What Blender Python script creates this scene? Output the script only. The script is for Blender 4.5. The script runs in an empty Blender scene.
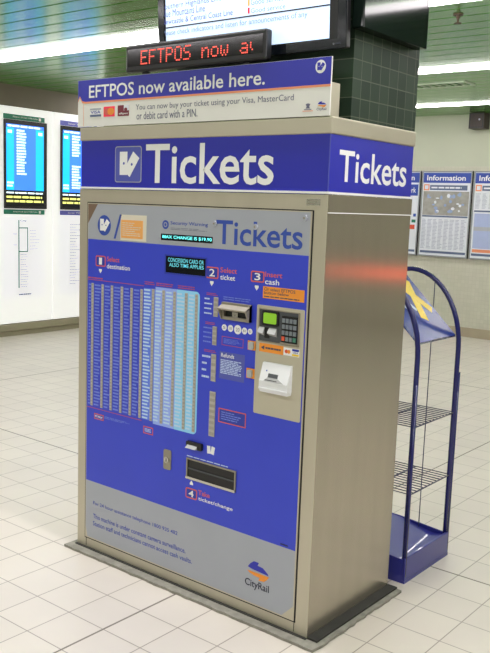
import bpy, bmesh, math, random
from mathutils import Vector, Matrix
random.seed(7)
SC = bpy.context.scene
COL = SC.collection
R = math.radians

# ------------------------------------------------------------------ materials
def lin(c):
    c = c / 255.0
    return c / 12.92 if c <= 0.04045 else ((c + 0.055) / 1.055) ** 2.4
def rgb(r, g, b):
    return (lin(r), lin(g), lin(b), 1.0)

def mat(name, col, rough=0.5, metal=0.0, emit=0.0, ecol=None, vary=0.06, scale=6.0, bump=0.0, stretch=(1, 1, 1), coat=0.0, spec=0.5):
    m = bpy.data.materials.new(name)
    m.use_nodes = True
    nt = m.node_tree
    b = nt.nodes['Principled BSDF']
    c = rgb(*col)
    tc = nt.nodes.new('ShaderNodeTexCoord')
    mp = nt.nodes.new('ShaderNodeMapping')
    mp.inputs['Scale'].default_value = stretch
    nz = nt.nodes.new('ShaderNodeTexNoise')
    nz.inputs['Scale'].default_value = scale
    nz.inputs['Detail'].default_value = 4
    nt.links.new(tc.outputs['Object'], mp.inputs['Vector'])
    nt.links.new(mp.outputs['Vector'], nz.inputs['Vector'])
    mx = nt.nodes.new('ShaderNodeMix'); mx.data_type = 'RGBA'
    lo = tuple(max(0, v * (1 - vary)) for v in c[:3]) + (1,)
    hi = tuple(min(1, v * (1 + vary)) for v in c[:3]) + (1,)
    mx.inputs['A'].default_value = lo; mx.inputs['B'].default_value = hi
    nt.links.new(nz.outputs['Fac'], mx.inputs['Factor'])
    nt.links.new(mx.outputs['Result'], b.inputs['Base Color'])
    b.inputs['Roughness'].default_value = rough
    b.inputs['Metallic'].default_value = metal
    b.inputs['Specular IOR Level'].default_value = spec
    b.inputs['Coat Weight'].default_value = coat
    if emit:
        b.inputs['Emission Color'].default_value = rgb(*(ecol or col))
        b.inputs['Emission Strength'].default_value = emit
    if bump:
        bp = nt.nodes.new('ShaderNodeBump'); bp.inputs['Strength'].default_value = bump
        nt.links.new(nz.outputs['Fac'], bp.inputs['Height'])
        nt.links.new(bp.outputs['Normal'], b.inputs['Normal'])
    return m

def tile_mat(name, c1, c2, mortar, size, gap, plane, off=(0, 0), rough=0.4, spec=0.5, bump=0.3):
    """square tiles; plane 'xy' | 'yz' | 'xz' picks the two object axes that carry the grid"""
    m = bpy.data.materials.new(name); m.use_nodes = True
    nt = m.node_tree; b = nt.nodes['Principled BSDF']
    tc = nt.nodes.new('ShaderNodeTexCoord')
    sp = nt.nodes.new('ShaderNodeSeparateXYZ'); cb = nt.nodes.new('ShaderNodeCombineXYZ')
    nt.links.new(tc.outputs['Object'], sp.inputs[0])
    ax = {'x': 0, 'y': 1, 'z': 2}
    for i in (0, 1):
        ad = nt.nodes.new('ShaderNodeMath'); ad.operation = 'ADD'; ad.inputs[1].default_value = off[i] + 100 * size
        nt.links.new(sp.outputs[ax[plane[i]]], ad.inputs[0])
        nt.links.new(ad.outputs[0], cb.inputs[i])
    br = nt.nodes.new('ShaderNodeTexBrick')
    br.offset = 0.0; br.squash = 1.0
    br.inputs['Scale'].default_value = 1.0
    br.inputs['Brick Width'].default_value = size
    br.inputs['Row Height'].default_value = size
    br.inputs['Mortar Size'].default_value = gap
    br.inputs['Mortar Smooth'].default_value = 0.3
    br.inputs['Color1'].default_value = rgb(*c1)
    br.inputs['Color2'].default_value = rgb(*c2)
    br.inputs['Mortar'].default_value = rgb(*mortar)
    nt.links.new(cb.outputs[0], br.inputs['Vector'])
    nz = nt.nodes.new('ShaderNodeTexNoise'); nz.inputs['Scale'].default_value = 2.2; nz.inputs['Detail'].default_value = 5
    nt.links.new(tc.outputs['Object'], nz.inputs['Vector'])
    mr = nt.nodes.new('ShaderNodeMapRange'); mr.inputs['To Min'].default_value = 0.88; mr.inputs['To Max'].default_value = 1.08
    nt.links.new(nz.outputs['Fac'], mr.inputs['Value'])
    mx = nt.nodes.new('ShaderNodeMix'); mx.data_type = 'RGBA'; mx.blend_type = 'MULTIPLY'; mx.inputs['Factor'].default_value = 1
    nt.links.new(br.outputs['Color'], mx.inputs['A']); nt.links.new(mr.outputs['Result'], mx.inputs['B'])
    nt.links.new(mx.outputs['Result'], b.inputs['Base Color'])
    b.inputs['Roughness'].default_value = rough
    b.inputs['Specular IOR Level'].default_value = spec
    bp = nt.nodes.new('ShaderNodeBump'); bp.inputs['Strength'].default_value = bump; bp.inputs['Distance'].default_value = 0.002
    bp.invert = True
    nt.links.new(br.outputs['Fac'], bp.inputs['Height']); nt.links.new(bp.outputs['Normal'], b.inputs['Normal'])
    return m

M = {}
M['steel'] = mat('brushed_steel', (194, 187, 168), 0.38, 0.45, vary=0.10, scale=9, stretch=(1, 1, 0.25))
M['steel_side'] = mat('brushed_steel_side', (184, 176, 160), 0.22, 0.75, vary=0.10, scale=14, stretch=(1, 1, 0.1))
_n = M['steel_side'].node_tree; _b = _n.nodes['Principled BSDF']; _b.inputs['Anisotropic'].default_value = 0.9
_t = _n.nodes.new('ShaderNodeTangent'); _t.direction_type = 'RADIAL'; _t.axis = 'Z'; _n.links.new(_t.outputs[0], _b.inputs['Tangent'])
M['steel_cap'] = mat('satin_steel', (190, 184, 164), 0.42, 0.7, vary=0.08, scale=5)
M['seam'] = mat('dark_gasket', (22, 22, 24), 0.7)
M['mastic'] = mat('grey_mastic', (140, 138, 128), 0.9, vary=0.45, scale=30, bump=0.6)
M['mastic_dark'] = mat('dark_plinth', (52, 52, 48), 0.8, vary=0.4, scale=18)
M['band'] = mat('band_blue', (38, 42, 172), 0.35, vary=0.04)
M['blue'] = mat('graphic_blue', (52, 68, 204), 0.42, vary=0.05)
M['deepblue'] = mat('print_blue', (40, 58, 168), 0.42, vary=0.03)
M['logoblue'] = mat('logo_blue', (50, 78, 170), 0.42, vary=0.03)
M['greyp'] = mat('graphic_grey', (166, 170, 180), 0.42, vary=0.04)
M['white'] = mat('white_print', (240, 240, 240), 0.45, vary=0.02)
M['offwhite'] = mat('sign_white', (232, 231, 226), 0.45, vary=0.03)
M['lilac'] = mat('icon_blue', (82, 90, 178), 0.4, vary=0.03)
M['red'] = mat('print_red', (218, 96, 84), 0.45, vary=0.04)
M['dullred'] = mat('thin_print_red', (176, 80, 120), 0.45, vary=0.05)
M['orange'] = mat('sticker_orange', (240, 150, 50), 0.5, vary=0.05)
M['paleorange'] = mat('faded_orange', (240, 172, 96), 0.5, vary=0.08)
M['salmon'] = mat('sign_orange_line', (236, 150, 110), 0.5, vary=0.03)
M['cream'] = mat('sticker_cream', (222, 214, 196), 0.6, vary=0.04)
M['brown'] = mat('worn_corner', (120, 98, 80), 0.6, vary=0.1)
M['beige'] = mat('eftpos_plate', (196, 190, 170), 0.45, 0.35, vary=0.05)
M['charcoal'] = mat('charcoal_plastic', (74, 78, 82), 0.5, vary=0.08)
M['black'] = mat('black_plastic', (18, 18, 20), 0.4, vary=0.1)
M['gloss'] = mat('glossy_black', (16, 20, 26), 0.12, vary=0.1)
M['housing'] = mat('dark_green_gloss', (16, 26, 22), 0.07, vary=0.1, spec=0.12)
M['dkgrey'] = mat('dark_grey_print', (70, 74, 90), 0.5)
M['greytext'] = mat('grey_text', (104, 106, 128), 0.5)
M['bluetext'] = mat('blue_text', (70, 84, 178), 0.5)
M['list'] = mat('list_text', (116, 136, 224), 0.5, vary=0.2, scale=40)
M['list2'] = mat('list_text_light', (196, 214, 248), 0.5, vary=0.1, scale=40)
M['list3'] = mat('list_text_zone', (192, 220, 255), 0.5, vary=0.1, scale=40)
M['stripbtn'] = mat('button_grey', (160, 155, 147), 0.5, vary=0.15, scale=50)
M['zoneA'] = mat('zone_midblue', (98, 130, 236), 0.42, vary=0.05)
M['zoneB'] = mat('zone_lavender', (150, 176, 250), 0.42, vary=0.05)
M['zoneC'] = mat('zone_cyan', (146, 212, 254), 0.42, vary=0.05)
M['strip'] = mat('button_strip_grey', (180, 175, 166), 0.5, vary=0.25, scale=60, stretch=(0.2, 0.2, 1.5))
M['vfd'] = mat('cyan_display_text', (110, 240, 240), 0.5, emit=1.3)
M['vfd2'] = mat('dim_cyan_display_text', (100, 200, 215), 0.5, emit=0.6)
M['lcd'] = mat('green_lcd', (126, 180, 40), 0.4, emit=0.35)
M['chrome'] = mat('bright_metal', (200, 198, 190), 0.25, 0.9)
M['zinc'] = mat('dull_metal', (152, 146, 130), 0.45, 0.4, vary=0.15)
M['whiteplastic'] = mat('white_plastic', (228, 230, 232), 0.4, vary=0.02)
M['greyplastic'] = mat('grey_plastic', (176, 178, 178), 0.4, vary=0.03)
M['key'] = mat('grey_key', (120, 128, 134), 0.5)
M['keyred'] = mat('red_key', (226, 90, 60), 0.5)
M['keygreen'] = mat('green_key', (70, 130, 110), 0.5)
M['citor'] = mat('logo_orange', (238, 146, 46), 0.45, vary=0.03)
M['ledred'] = mat('red_led', (255, 90, 76), 0.5, emit=1.1)
M['ledglass'] = mat('smoked_led_window', (20, 14, 20), 0.1)
M['screen'] = mat('lit_lcd_screen', (206, 226, 252), 0.2, emit=0.72)
M['scrtext'] = mat('screen_text', (96, 108, 190), 0.5, emit=0.25)
M['scrgrey'] = mat('screen_grey_text', (128, 150, 196), 0.5, emit=0.35)
M['scrline'] = mat('screen_rule', (24, 26, 50), 0.5)
M['scror'] = mat('screen_orange', (240, 170, 90), 0.5, emit=0.5)
M['scrred'] = mat('screen_red', (214, 40, 70), 0.5, emit=0.4)
M['board'] = mat('white_board_glow', (242, 242, 242), 0.35, vary=0.02, emit=0.35)  # faint glow added to brighten the white laminate, no lamp inside
M['boardpaper'] = mat('map_paper_glow', (238, 238, 246), 0.5, vary=0.02, emit=0.3)  # paper glows a little so the map looks more brightly lit
M['hgreen'] = mat('line_green', (30, 122, 96), 0.5)
M['hpurple'] = mat('line_purple', (104, 104, 190), 0.5)
M['horange'] = mat('line_red', (196, 70, 60), 0.5)
M['cyan'] = mat('screen_cyan', (20, 176, 246), 0.3, emit=1.15)
M['azure'] = mat('screen_azure', (56, 120, 240), 0.3, emit=1.1)
M['scrwhite'] = mat('screen_white', (225, 246, 255), 0.3, emit=1.0)
M['scryellow'] = mat('screen_yellow', (236, 238, 130), 0.3, emit=0.8)
M['paletext'] = mat('pale_map_text', (176, 178, 190), 0.5)
M['framegrey'] = mat('frame_grey', (150, 154, 158), 0.4, 0.3)
M['poster'] = mat('poster_paper', (226, 230, 238), 0.5, vary=0.03)
M['infoblue'] = mat('info_blue', (52, 76, 168), 0.4, vary=0.03)
M['photo'] = mat('printed_map', (160, 158, 152), 0.5, vary=0.5, scale=11)
M['photoblue'] = mat('printed_map_water', (150, 168, 206), 0.5, vary=0.2, scale=14)
M['slate'] = mat('slate_print', (92, 106, 140), 0.5)
M['tabletext'] = mat('timetable_text', (172, 176, 196), 0.5)
M['tablebody'] = mat('timetable_blue', (172, 184, 222), 0.5, vary=0.06, scale=20)
M['rack'] = mat('navy_paint', (28, 31, 98), 0.25, vary=0.1, coat=0.4)
M['rackbase'] = mat('blue_paint', (42, 45, 134), 0.28, vary=0.08, coat=0.4)
M['wire'] = mat('dark_wire', (46, 50, 78), 0.4)
M['rackpanel'] = mat('laminated_navy_card', (46, 62, 140), 0.2, vary=0.35, scale=5)
M['yellow'] = mat('card_yellow', (240, 208, 60), 0.25)
M['cardpale'] = mat('card_pale', (206, 220, 242), 0.25)
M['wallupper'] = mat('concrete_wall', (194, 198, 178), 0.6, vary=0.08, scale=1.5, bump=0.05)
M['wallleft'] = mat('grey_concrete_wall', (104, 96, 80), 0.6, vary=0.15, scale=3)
M['skirt'] = mat('skirting_stone', (168, 156, 134), 0.5, vary=0.08)
M['rail'] = mat('rail_metal', (150, 144, 120), 0.5, 0.2, vary=0.08)
M['slat'] = mat('green_enamel_slat', (102, 160, 80), 0.2, 0.3, vary=0.06, scale=1.2)
M['slatgap'] = mat('dark_slat_gap', (24, 34, 22), 0.8)
M['tube'] = mat('fluorescent_diffuser', (255, 250, 252), 0.5, emit=25.0, ecol=(255, 247, 250))
M['fixture'] = mat('white_fixture', (206, 214, 200), 0.5)
M['speaker'] = mat('dark_brown_case', (58, 48, 42), 0.5)
M['bronze'] = mat('bronze', (84, 66, 52), 0.5, 0.3)
M['floor'] = tile_mat('floor_tiles', (214, 207, 196), (209, 202, 192), (150, 142, 132), 0.2, 0.0026, 'xy', off=(-0.088, 0.05), rough=0.33)
M['joint'] = mat('dark_floor_joint', (128, 122, 112), 0.7, vary=0.2)
M['mosaic'] = tile_mat('wall_mosaic', (204, 202, 186), (198, 197, 180), (190, 188, 172), 0.05, 0.002, 'xz', rough=0.35)
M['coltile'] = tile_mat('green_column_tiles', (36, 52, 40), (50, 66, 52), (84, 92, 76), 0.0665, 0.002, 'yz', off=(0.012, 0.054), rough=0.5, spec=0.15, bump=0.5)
M['coltileshade'] = tile_mat('green_column_tiles_shaded', (30, 38, 34), (36, 46, 40), (56, 62, 54), 0.0665, 0.002, 'xz', off=(0.0, 0.054), rough=0.5, spec=0.15, bump=0.5)  # darker copy of the side tiles, shade put into the front colours

# ------------------------------------------------------------------ builders
class Plane:
    def __init__(s, o, U, V, N):
        s.o, s.U, s.V, s.N = Vector(o), Vector(U), Vector(V), Vector(N)
    def __call__(s, u, v, d=0.0):
        return s.o + s.U * u + s.V * v + s.N * d

class MB:
    def __init__(s):
        s.bm = bmesh.new(); s.mats = []
    def mi(s, m):
        if m not in s.mats: s.mats.append(m)
        return s.mats.index(m)
    def face(s, pts, m, smooth=False):
        f = s.bm.faces.new([s.bm.verts.new(p) for p in pts]); f.material_index = s.mi(m); f.smooth = smooth
        return f
    def box(s, lo, hi, m, bevel=0.0, P=None):
        x0, y0, z0 = lo; x1, y1, z1 = hi
        c = [(x0, y0, z0), (x1, y0, z0), (x1, y1, z0), (x0, y1, z0), (x0, y0, z1), (x1, y0, z1), (x1, y1, z1), (x0, y1, z1)]
        vs = [s.bm.verts.new(P(*p) if P else p) for p in c]
        fs = [s.bm.faces.new([vs[i] for i in q]) for q in ((0, 3, 2, 1), (4, 5, 6, 7), (0, 1, 5, 4), (1, 2, 6, 5), (2, 3, 7, 6), (3, 0, 4, 7))]
        i = s.mi(m)
        for f in fs: f.material_index = i
        if bevel:
            es = list({e for f in fs for e in f.edges})
            r = bmesh.ops.bevel(s.bm, geom=es, offset=bevel, segments=2, affect='EDGES', profile=0.5)
            for f in r['faces']: f.material_index = i
        return fs
    def prism(s, P, pts, d0, d1, m):
        """polygon pts (u,v) on plane P extruded from depth d0 to d1"""
        a = [s.bm.verts.new(P(u, v, d0)) for u, v in pts]
        b = [s.bm.verts.new(P(u, v, d1)) for u, v in pts]
        i = s.mi(m); n = len(pts)
        fs = [s.bm.faces.new(b), s.bm.faces.new(list(reversed(a)))]
        for k in range(n):
            fs.append(s.bm.faces.new([a[k], a[(k + 1) % n], b[(k + 1) % n], b[k]]))
        for f in fs: f.material_index = i
    def rect(s, P, u0, v0, u1, v1, d0, d1, m):
        s.prism(P, [(min(u0, u1), min(v0, v1)), (max(u0, u1), min(v0, v1)), (max(u0, u1), max(v0, v1)), (min(u0, u1), max(v0, v1))], d0, d1, m)
    def ring(s, P, u0, v0, u1, v1, t, d0, d1, m):
        s.rect(P, u0, v0, u1, v0 + t, d0, d1, m); s.rect(P, u0, v1 - t, u1, v1, d0, d1, m)
        s.rect(P, u0, v0 + t, u0 + t, v1 - t, d0, d1, m); s.rect(P, u1 - t, v0 + t, u1, v1 - t, d0, d1, m)
    def disc(s, P, u, v, ru, rv, d0, d1, m, n=28):
        s.prism(P, [(u + ru * math.cos(2 * math.pi * k / n), v + rv * math.sin(2 * math.pi * k / n)) for k in range(n)], d0, d1, m)
    def rrect(s, P, u0, v0, u1, v1, r, d0, d1, m, n=5):
        pts = []
        for cx, cy, a in ((u1 - r, v0 + r, -90), (u1 - r, v1 - r, 0), (u0 + r, v1 - r, 90), (u0 + r, v0 + r, 180)):
            for k in range(n + 1):
                t = R(a + 90 * k / n); pts.append((cx + r * math.cos(t), cy + r * math.sin(t)))
        s.prism(P, pts, d0, d1, m)
    def tube(s, path, r, m, n=12):
        path = [Vector(p) for p in path]; rings = []; i = s.mi(m)
        ref = None
        for k, p in enumerate(path):
            t = (path[min(k + 1, len(path) - 1)] - path[max(k - 1, 0)]).normalized()
            if ref is None: ref = Vector((0, 1, 0)) if abs(t.y) < 0.9 else Vector((1, 0, 0))
            a = t.cross(ref).normalized(); b = t.cross(a).normalized(); ref = ref
            rings.append([s.bm.verts.new(p + (a * math.cos(2 * math.pi * j / n) + b * math.sin(2 * math.pi * j / n)) * r) for j in range(n)])
        for k in range(len(rings) - 1):
            for j in range(n):
                f = s.bm.faces.new([rings[k][j], rings[k][(j + 1) % n], rings[k + 1][(j + 1) % n], rings[k + 1][j]])
                f.smooth = True; f.material_index = i
        for q in (list(reversed(rings[0])), rings[-1]):
            f = s.bm.faces.new(q); f.material_index = i
    def loft(s, P, secs, m, smooth=False):
        """secs: list of rings of (u,v,d) all the same length"""
        i = s.mi(m); rs = [[s.bm.verts.new(P(*q)) for q in r] for r in secs]; n = len(rs[0])
        for k in range(len(rs) - 1):
            for j in range(n):
                f = s.bm.faces.new([rs[k][j], rs[k][(j + 1) % n], rs[k + 1][(j + 1) % n], rs[k + 1][j]]); f.material_index = i; f.smooth = smooth
        for q in (list(reversed(rs[0])), rs[-1]):
            f = s.bm.faces.new(q); f.material_index = i
    def text(s, body, P, box, d, m, bold=0.0, depth=0.0006, res=3):
        """lettering fitted into box = (u0, v0, u1, v1)"""
        cu = bpy.data.curves.new('lettering_curve', 'FONT'); cu.body = body; cu.offset = bold; cu.resolution_u = res
        ob = bpy.data.objects.new('lettering_curve', cu); COL.objects.link(ob)
        dg = bpy.context.evaluated_depsgraph_get()
        me = ob.evaluated_get(dg).to_mesh()
        xs = [v.co.x for v in me.vertices]; ys = [v.co.y for v in me.vertices]
        u0, v0, u1, v1 = box; u0, u1 = min(u0, u1), max(u0, u1); v0, v1 = min(v0, v1), max(v0, v1)
        ax, bx, ay, by = min(xs), max(xs), min(ys), max(ys)
        vs = [s.bm.verts.new(P(u0 + (v.co.x - ax) / (bx - ax) * (u1 - u0), v0 + (v.co.y - ay) / max(by - ay, 1e-6) * (v1 - v0), d)) for v in me.vertices]
        i = s.mi(m)
        for p in me.polygons:
            try:
                f = s.bm.faces.new([vs[k] for k in p.vertices]); f.material_index = i
            except ValueError: pass
        bpy.data.objects.remove(ob); bpy.data.curves.remove(cu)
    def greek(s, P, u0, v0, u1, v1, rows, d, m, fill=0.5, minw=0.55, seed=0):
        """rows of word-like dashes: print too small to read"""
        rn = random.Random(seed); h = (v1 - v0) / rows
        for k in range(rows):
            vt = v1 - k * h - h * (1 - fill) * 0.5; end = u0 + (u1 - u0) * rn.uniform(minw, 1.0); u = u0
            while u < end - 1e-4:
                w = min((u1 - u0) * rn.uniform(0.10, 0.24), end - u)
                s.rect(P, u, vt - h * fill, u + w * 0.86, vt, d - 0.0004, d, m); u += w
    def build(s, name, parent=None, label=None, base=None, recalc=True):
        base = Vector(base) if base is not None else (Vector(parent['base']) if parent is not None else Vector((0, 0, 0)))
        if recalc: bmesh.ops.recalc_face_normals(s.bm, faces=s.bm.faces[:])
        bmesh.ops.translate(s.bm, verts=s.bm.verts[:], vec=-base)
        me = bpy.data.meshes.new(name); s.bm.to_mesh(me); s.bm.free()
        for m in s.mats: me.materials.append(m)
        o = bpy.data.objects.new(name, me); COL.objects.link(o)
        o['base'] = tuple(base)
        if parent is not None: o.parent = parent
        else: o.location = base
        if label: o['label'] = label
        return o

def thing(name, label, cat, base, group=None):
    o = bpy.data.objects.new(name, None); COL.objects.link(o)
    o.location = base; o.empty_display_size = 0.1
    o['label'] = label; o['category'] = cat; o['base'] = tuple(base)
    if group: o['group'] = group
    return o
def tag(o, label, cat, group=None):
    o['label'] = label; o['category'] = cat
    if group: o['group'] = group
    return o
def structure(o):
    o['kind'] = 'structure'; return o

W, D = 1.317, 0.613           # ticket machine width and depth
Z1, Z2, Z3 = 1.666, 1.870, 1.929   # bottom of blue band, top of blue band, top of cap
XL, XR, YB, YF, ZC = -5.31, 8.0, 7.95, -7.0, 2.88

# ------------------------------------------------------------------ the room
b = MB(); b.box((XL, YF, -0.05), (XR, YB, 0), M['floor'])
for x in (0.688, -3.312, 4.688): b.box((x - 0.004, YF, -0.01), (x + 0.004, YB, 0.0006), M['joint'])
for y in (0.95, 4.95, -3.05): b.box((XL, y - 0.004, -0.01), (XR, y + 0.004, 0.0006), M['joint'])
structure(b.build('floor'))
b = MB(); b.box((XL, YF, ZC + 0.03), (XR, YB, ZC + 0.1), M['slatgap'])
y = YF
while y < YB - 0.01:
    b.box((XL, y + 0.008, ZC), (XR, min(y + 0.192, YB), ZC + 0.03), M['slat']); y += 0.2
structure(b.build('ceiling'))
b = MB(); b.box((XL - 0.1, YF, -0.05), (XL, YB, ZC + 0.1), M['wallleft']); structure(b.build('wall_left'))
b = MB(); b.box((XL - 0.1, YB, -0.05), (XR + 0.1, YB + 0.1, 2.22), M['mosaic']); b.box((XL - 0.1, YB, 2.22), (XR + 0.1, YB + 0.1, ZC + 0.1), M['wallupper']); structure(b.build('wall_back'))
b = MB(); b.box((XR, YF, -0.05), (XR + 0.1, YB, ZC + 0.1), M['wallupper']); structure(b.build('wall_right'))
b = MB(); b.box((XL - 0.1, YF - 0.1, -0.05), (XR + 0.1, YF, ZC + 0.1), M['wallupper']); structure(b.build('wall_front'))
b = MB(); b.box((XL, YB - 0.015, 0), (XR, YB, 0.125), M['skirt'], 0.003); structure(b.build('baseboard_back'))
b = MB(); b.box((XL, YF, 0), (XL + 0.02, YB - 0.016, 0.055), M['rail']); b.box((XL, YF, 0.062), (XL + 0.05, YB - 0.016, 0.142), M['rail'], 0.006); structure(b.build('baseboard_left'))

# tiled column rising behind the top of the machine
b = MB()
cx0, cx1, cy0, cy1 = 0.46, 1.311, 0.128, 0.612
b.box((cx0, cy0, Z3 + 0.001), (cx1, cy1, ZC), M['coltile'])
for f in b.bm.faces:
    if abs(f.normal.y) > 0.9: f.material_index = b.mi(M['coltileshade'])
structure(b.build('column'))

# ------------------------------------------------------------------ ceiling lights
rows = [(2.30, XL + 0.1, 4.6, 'nearest of the three bright light strips, upper left'),
        (4.64, XL + 0.1, 4.6, 'middle light strip crossing the green ceiling right of the column'),
        (6.95, XL + 0.1, 4.6, 'farthest light strip close to the back wall')]
lt = ['long glowing fluorescent strip on green ceiling, nearest in view, running behind the monitor',
      'long glowing fluorescent strip on green ceiling, between the vent and the sprinkler',
      'long glowing fluorescent strip on green ceiling, farthest one, beside the dark speaker']
for k, (yy, xa, xb, _) in enumerate(rows):
    dp = (0.030, 0.018, 0.011)[k]
    t = thing('ceiling_light', lt[k], 'ceiling light', (0.5 * (xa + xb), yy, ZC), 'fluorescent strips on the ceiling')
    b = MB(); b.box((xa, yy - 0.05, ZC - dp - 0.003), (xa + 0.02, yy + 0.05, ZC - 0.001), M['fixture'], 0.003); b.build('end_cap', t)
    b = MB(); b.box((xb - 0.02, yy - 0.05, ZC - dp - 0.003), (xb, yy + 0.05, ZC - 0.001), M['fixture'], 0.003); b.build('end_cap', t)
    b = MB(); b.box((xa + 0.02, yy - 0.045, ZC - dp), (xb - 0.02, yy + 0.045, ZC - 0.001), M['tube'], 0.004); b.build('diffuser', t)
# the same strips go on over and behind the camera
for k, yy in enumerate((-0.06, -2.4, -4.75)):
    la = bpy.data.lights.new('fluorescent_strip', 'AREA'); la.shape = 'RECTANGLE'; la.size = 11.0; la.size_y = 0.1
    la.energy = (160, 125, 100)[k]; la.color = (1.0, 0.935, 0.965)
    lo = bpy.data.objects.new('fluorescent_strip', la); COL.objects.link(lo); lo.location = (0.3, yy, ZC - 0.02)

# unseen red lamp added across the hall for the red streak on the machine's side
la = bpy.data.lights.new('red_streak_lamp', 'AREA'); la.shape = 'DISK'; la.size = 0.07; la.energy = 1.2; la.color = (1.0, 0.06, 0.02)
lo = bpy.data.objects.new('red_streak_lamp', la); COL.objects.link(lo); lo.location = (3.5, 4.5, 1.035)
lo.rotation_euler = (Vector((1.317, 0.5, 1.36)) - lo.location).to_track_quat('-Z', 'Y').to_euler()

# sprinkler, vent, speaker
t = thing('sprinkler', 'small bronze sprinkler head hanging from the slatted ceiling at upper right', 'sprinkler', (0.45, 2.73, ZC))
b = MB(); CP = Plane((0.45, 2.73, ZC), (1, 0, 0), (0, 1, 0), (0, 0, -1))
b.disc(CP, 0, 0, 0.032, 0.032, 0, 0.008, M['bronze']); b.build('rosette', t)
b = MB(); b.disc(CP, 0, 0, 0.012, 0.012, 0.008, 0.03, M['bronze']); b.disc(CP, 0, 0, 0.007, 0.007, 0.03, 0.055, M['bronze']); b.disc(CP, 0, 0, 0.024, 0.024, 0.055, 0.06, M['bronze'], 12); b.build('nozzle', t)
t = thing('air_vent', 'flat slotted air vent in the ceiling between two light strips', 'vent', (-1.0, 5.45, ZC))
CP = Plane((-1.0, 5.45, ZC), (1, 0, 0), (0, 1, 0), (0, 0, -1))
b = MB(); b.ring(CP, -0.32, -0.13, 0.32, 0.13, 0.02, 0, 0.012, M['fixture']); b.build('frame', t)
b = MB(); b.rect(CP, -0.3, -0.11, 0.3, 0.11, 0, 0.003, M['slatgap'])
for k in range(7): b.rect(CP, -0.29 + k * 0.085, -0.1, -0.235 + k * 0.085, 0.1, 0.003, 0.01, M['slat'])
b.build('grille', t)
t = thing('speaker', 'dark brown box speaker fixed high on the back wall under the ceiling', 'speaker', (-1.61, YB, 2.68))
BP = Plane((0, YB, 0), (1, 0, 0), (0, 0, 1), (0, -1, 0))
b = MB(); b.rect(BP, -1.71, 2.68, -1.51, 2.875, 0.03, 0.2, M['speaker']); b.build('cabinet', t)
b = MB(); b.rect(BP, -1.64, 2.74, -1.58, 2.82, 0, 0.03, M['black']); b.build('bracket', t)
b = MB(); b.ring(BP, -1.70, 2.69, -1.52, 2.865, 0.01, 0.2, 0.206, M['black']); b.rect(BP, -1.69, 2.70, -1.53, 2.855, 0.2, 0.203, M['speaker']); b.disc(BP, -1.57, 2.79, 0.012, 0.012, 0.203, 0.206, M['greyp'], 12); b.build('grille', t)

# ------------------------------------------------------------------ ticket machine
FP = Plane((0, 0, 0), (1, 0, 0), (0, 0, 1), (0, -1, 0))     # front, depth towards the viewer
SP = Plane((W, 0, 0), (0, 1, 0), (0, 0, 1), (1, 0, 0))      # right side
tm = thing('ticket_machine', 'large blue and steel ticket vending machine with Tickets header, in front of tiled column', 'ticket machine', (W / 2, D / 2, 0))
b = MB()
b.box((0, 0, 0.004), (W, D, Z1 - 0.004), M['steel'], 0.004)
b.bm.normal_update()
for f in b.bm.faces:
    if f.normal.x > 0.9: f.material_index = b.mi(M['steel_side'])
# folded sheet seams
b.rect(FP, *(0.0627, 0.0585)[0:1], 0.02, *(0.0662, 0.0595)[0:1], 1.58, 0, 0.0006, M['seam'])
b.rect(FP, *(1.2538, 0.0591)[0:1], 0.02, *(1.2565, 0.0600)[0:1], 0.08, 0, 0.0006, M['seam'])
b.build('casing', tm)
b = MB(); b.box((W - 0.02, 0.0015, 1.600), (W + 0.002, D - 0.001, Z1 - 0.003), M['steel_side'], 0.0008); b.rect(SP, 0.002, 1.597, D - 0.002, 1.6005, -0.001, 0.0028, M['white']); b.build('shoulder_trim', tm, 'folded steel strip with a highlight painted along its lower edge')  # white strip paints the glint on the steel's lower edge
# plinth of rough mastic
b = MB()
n = 40
prof = [(-0.03 + (W + 0.09) * k / n, -0.05 - 0.008 * random.random()) for k in range(n + 1)] + [(W + 0.062 + 0.008 * random.random(), -0.05 + (D + 0.05) * k / 24) for k in range(1, 25)] + [(-0.03, D)]
GP = Plane((0, 0, 0), (1, 0, 0), (0, 1, 0), (0, 0, 1))
b.prism(GP, prof, 0.0012, 0.012, M['mastic'])
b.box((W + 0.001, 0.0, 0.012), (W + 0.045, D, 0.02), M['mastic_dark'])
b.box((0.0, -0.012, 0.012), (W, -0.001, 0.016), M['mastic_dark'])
b.build('plinth', tm, 'rough grey mastic skirt around the foot')
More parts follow.
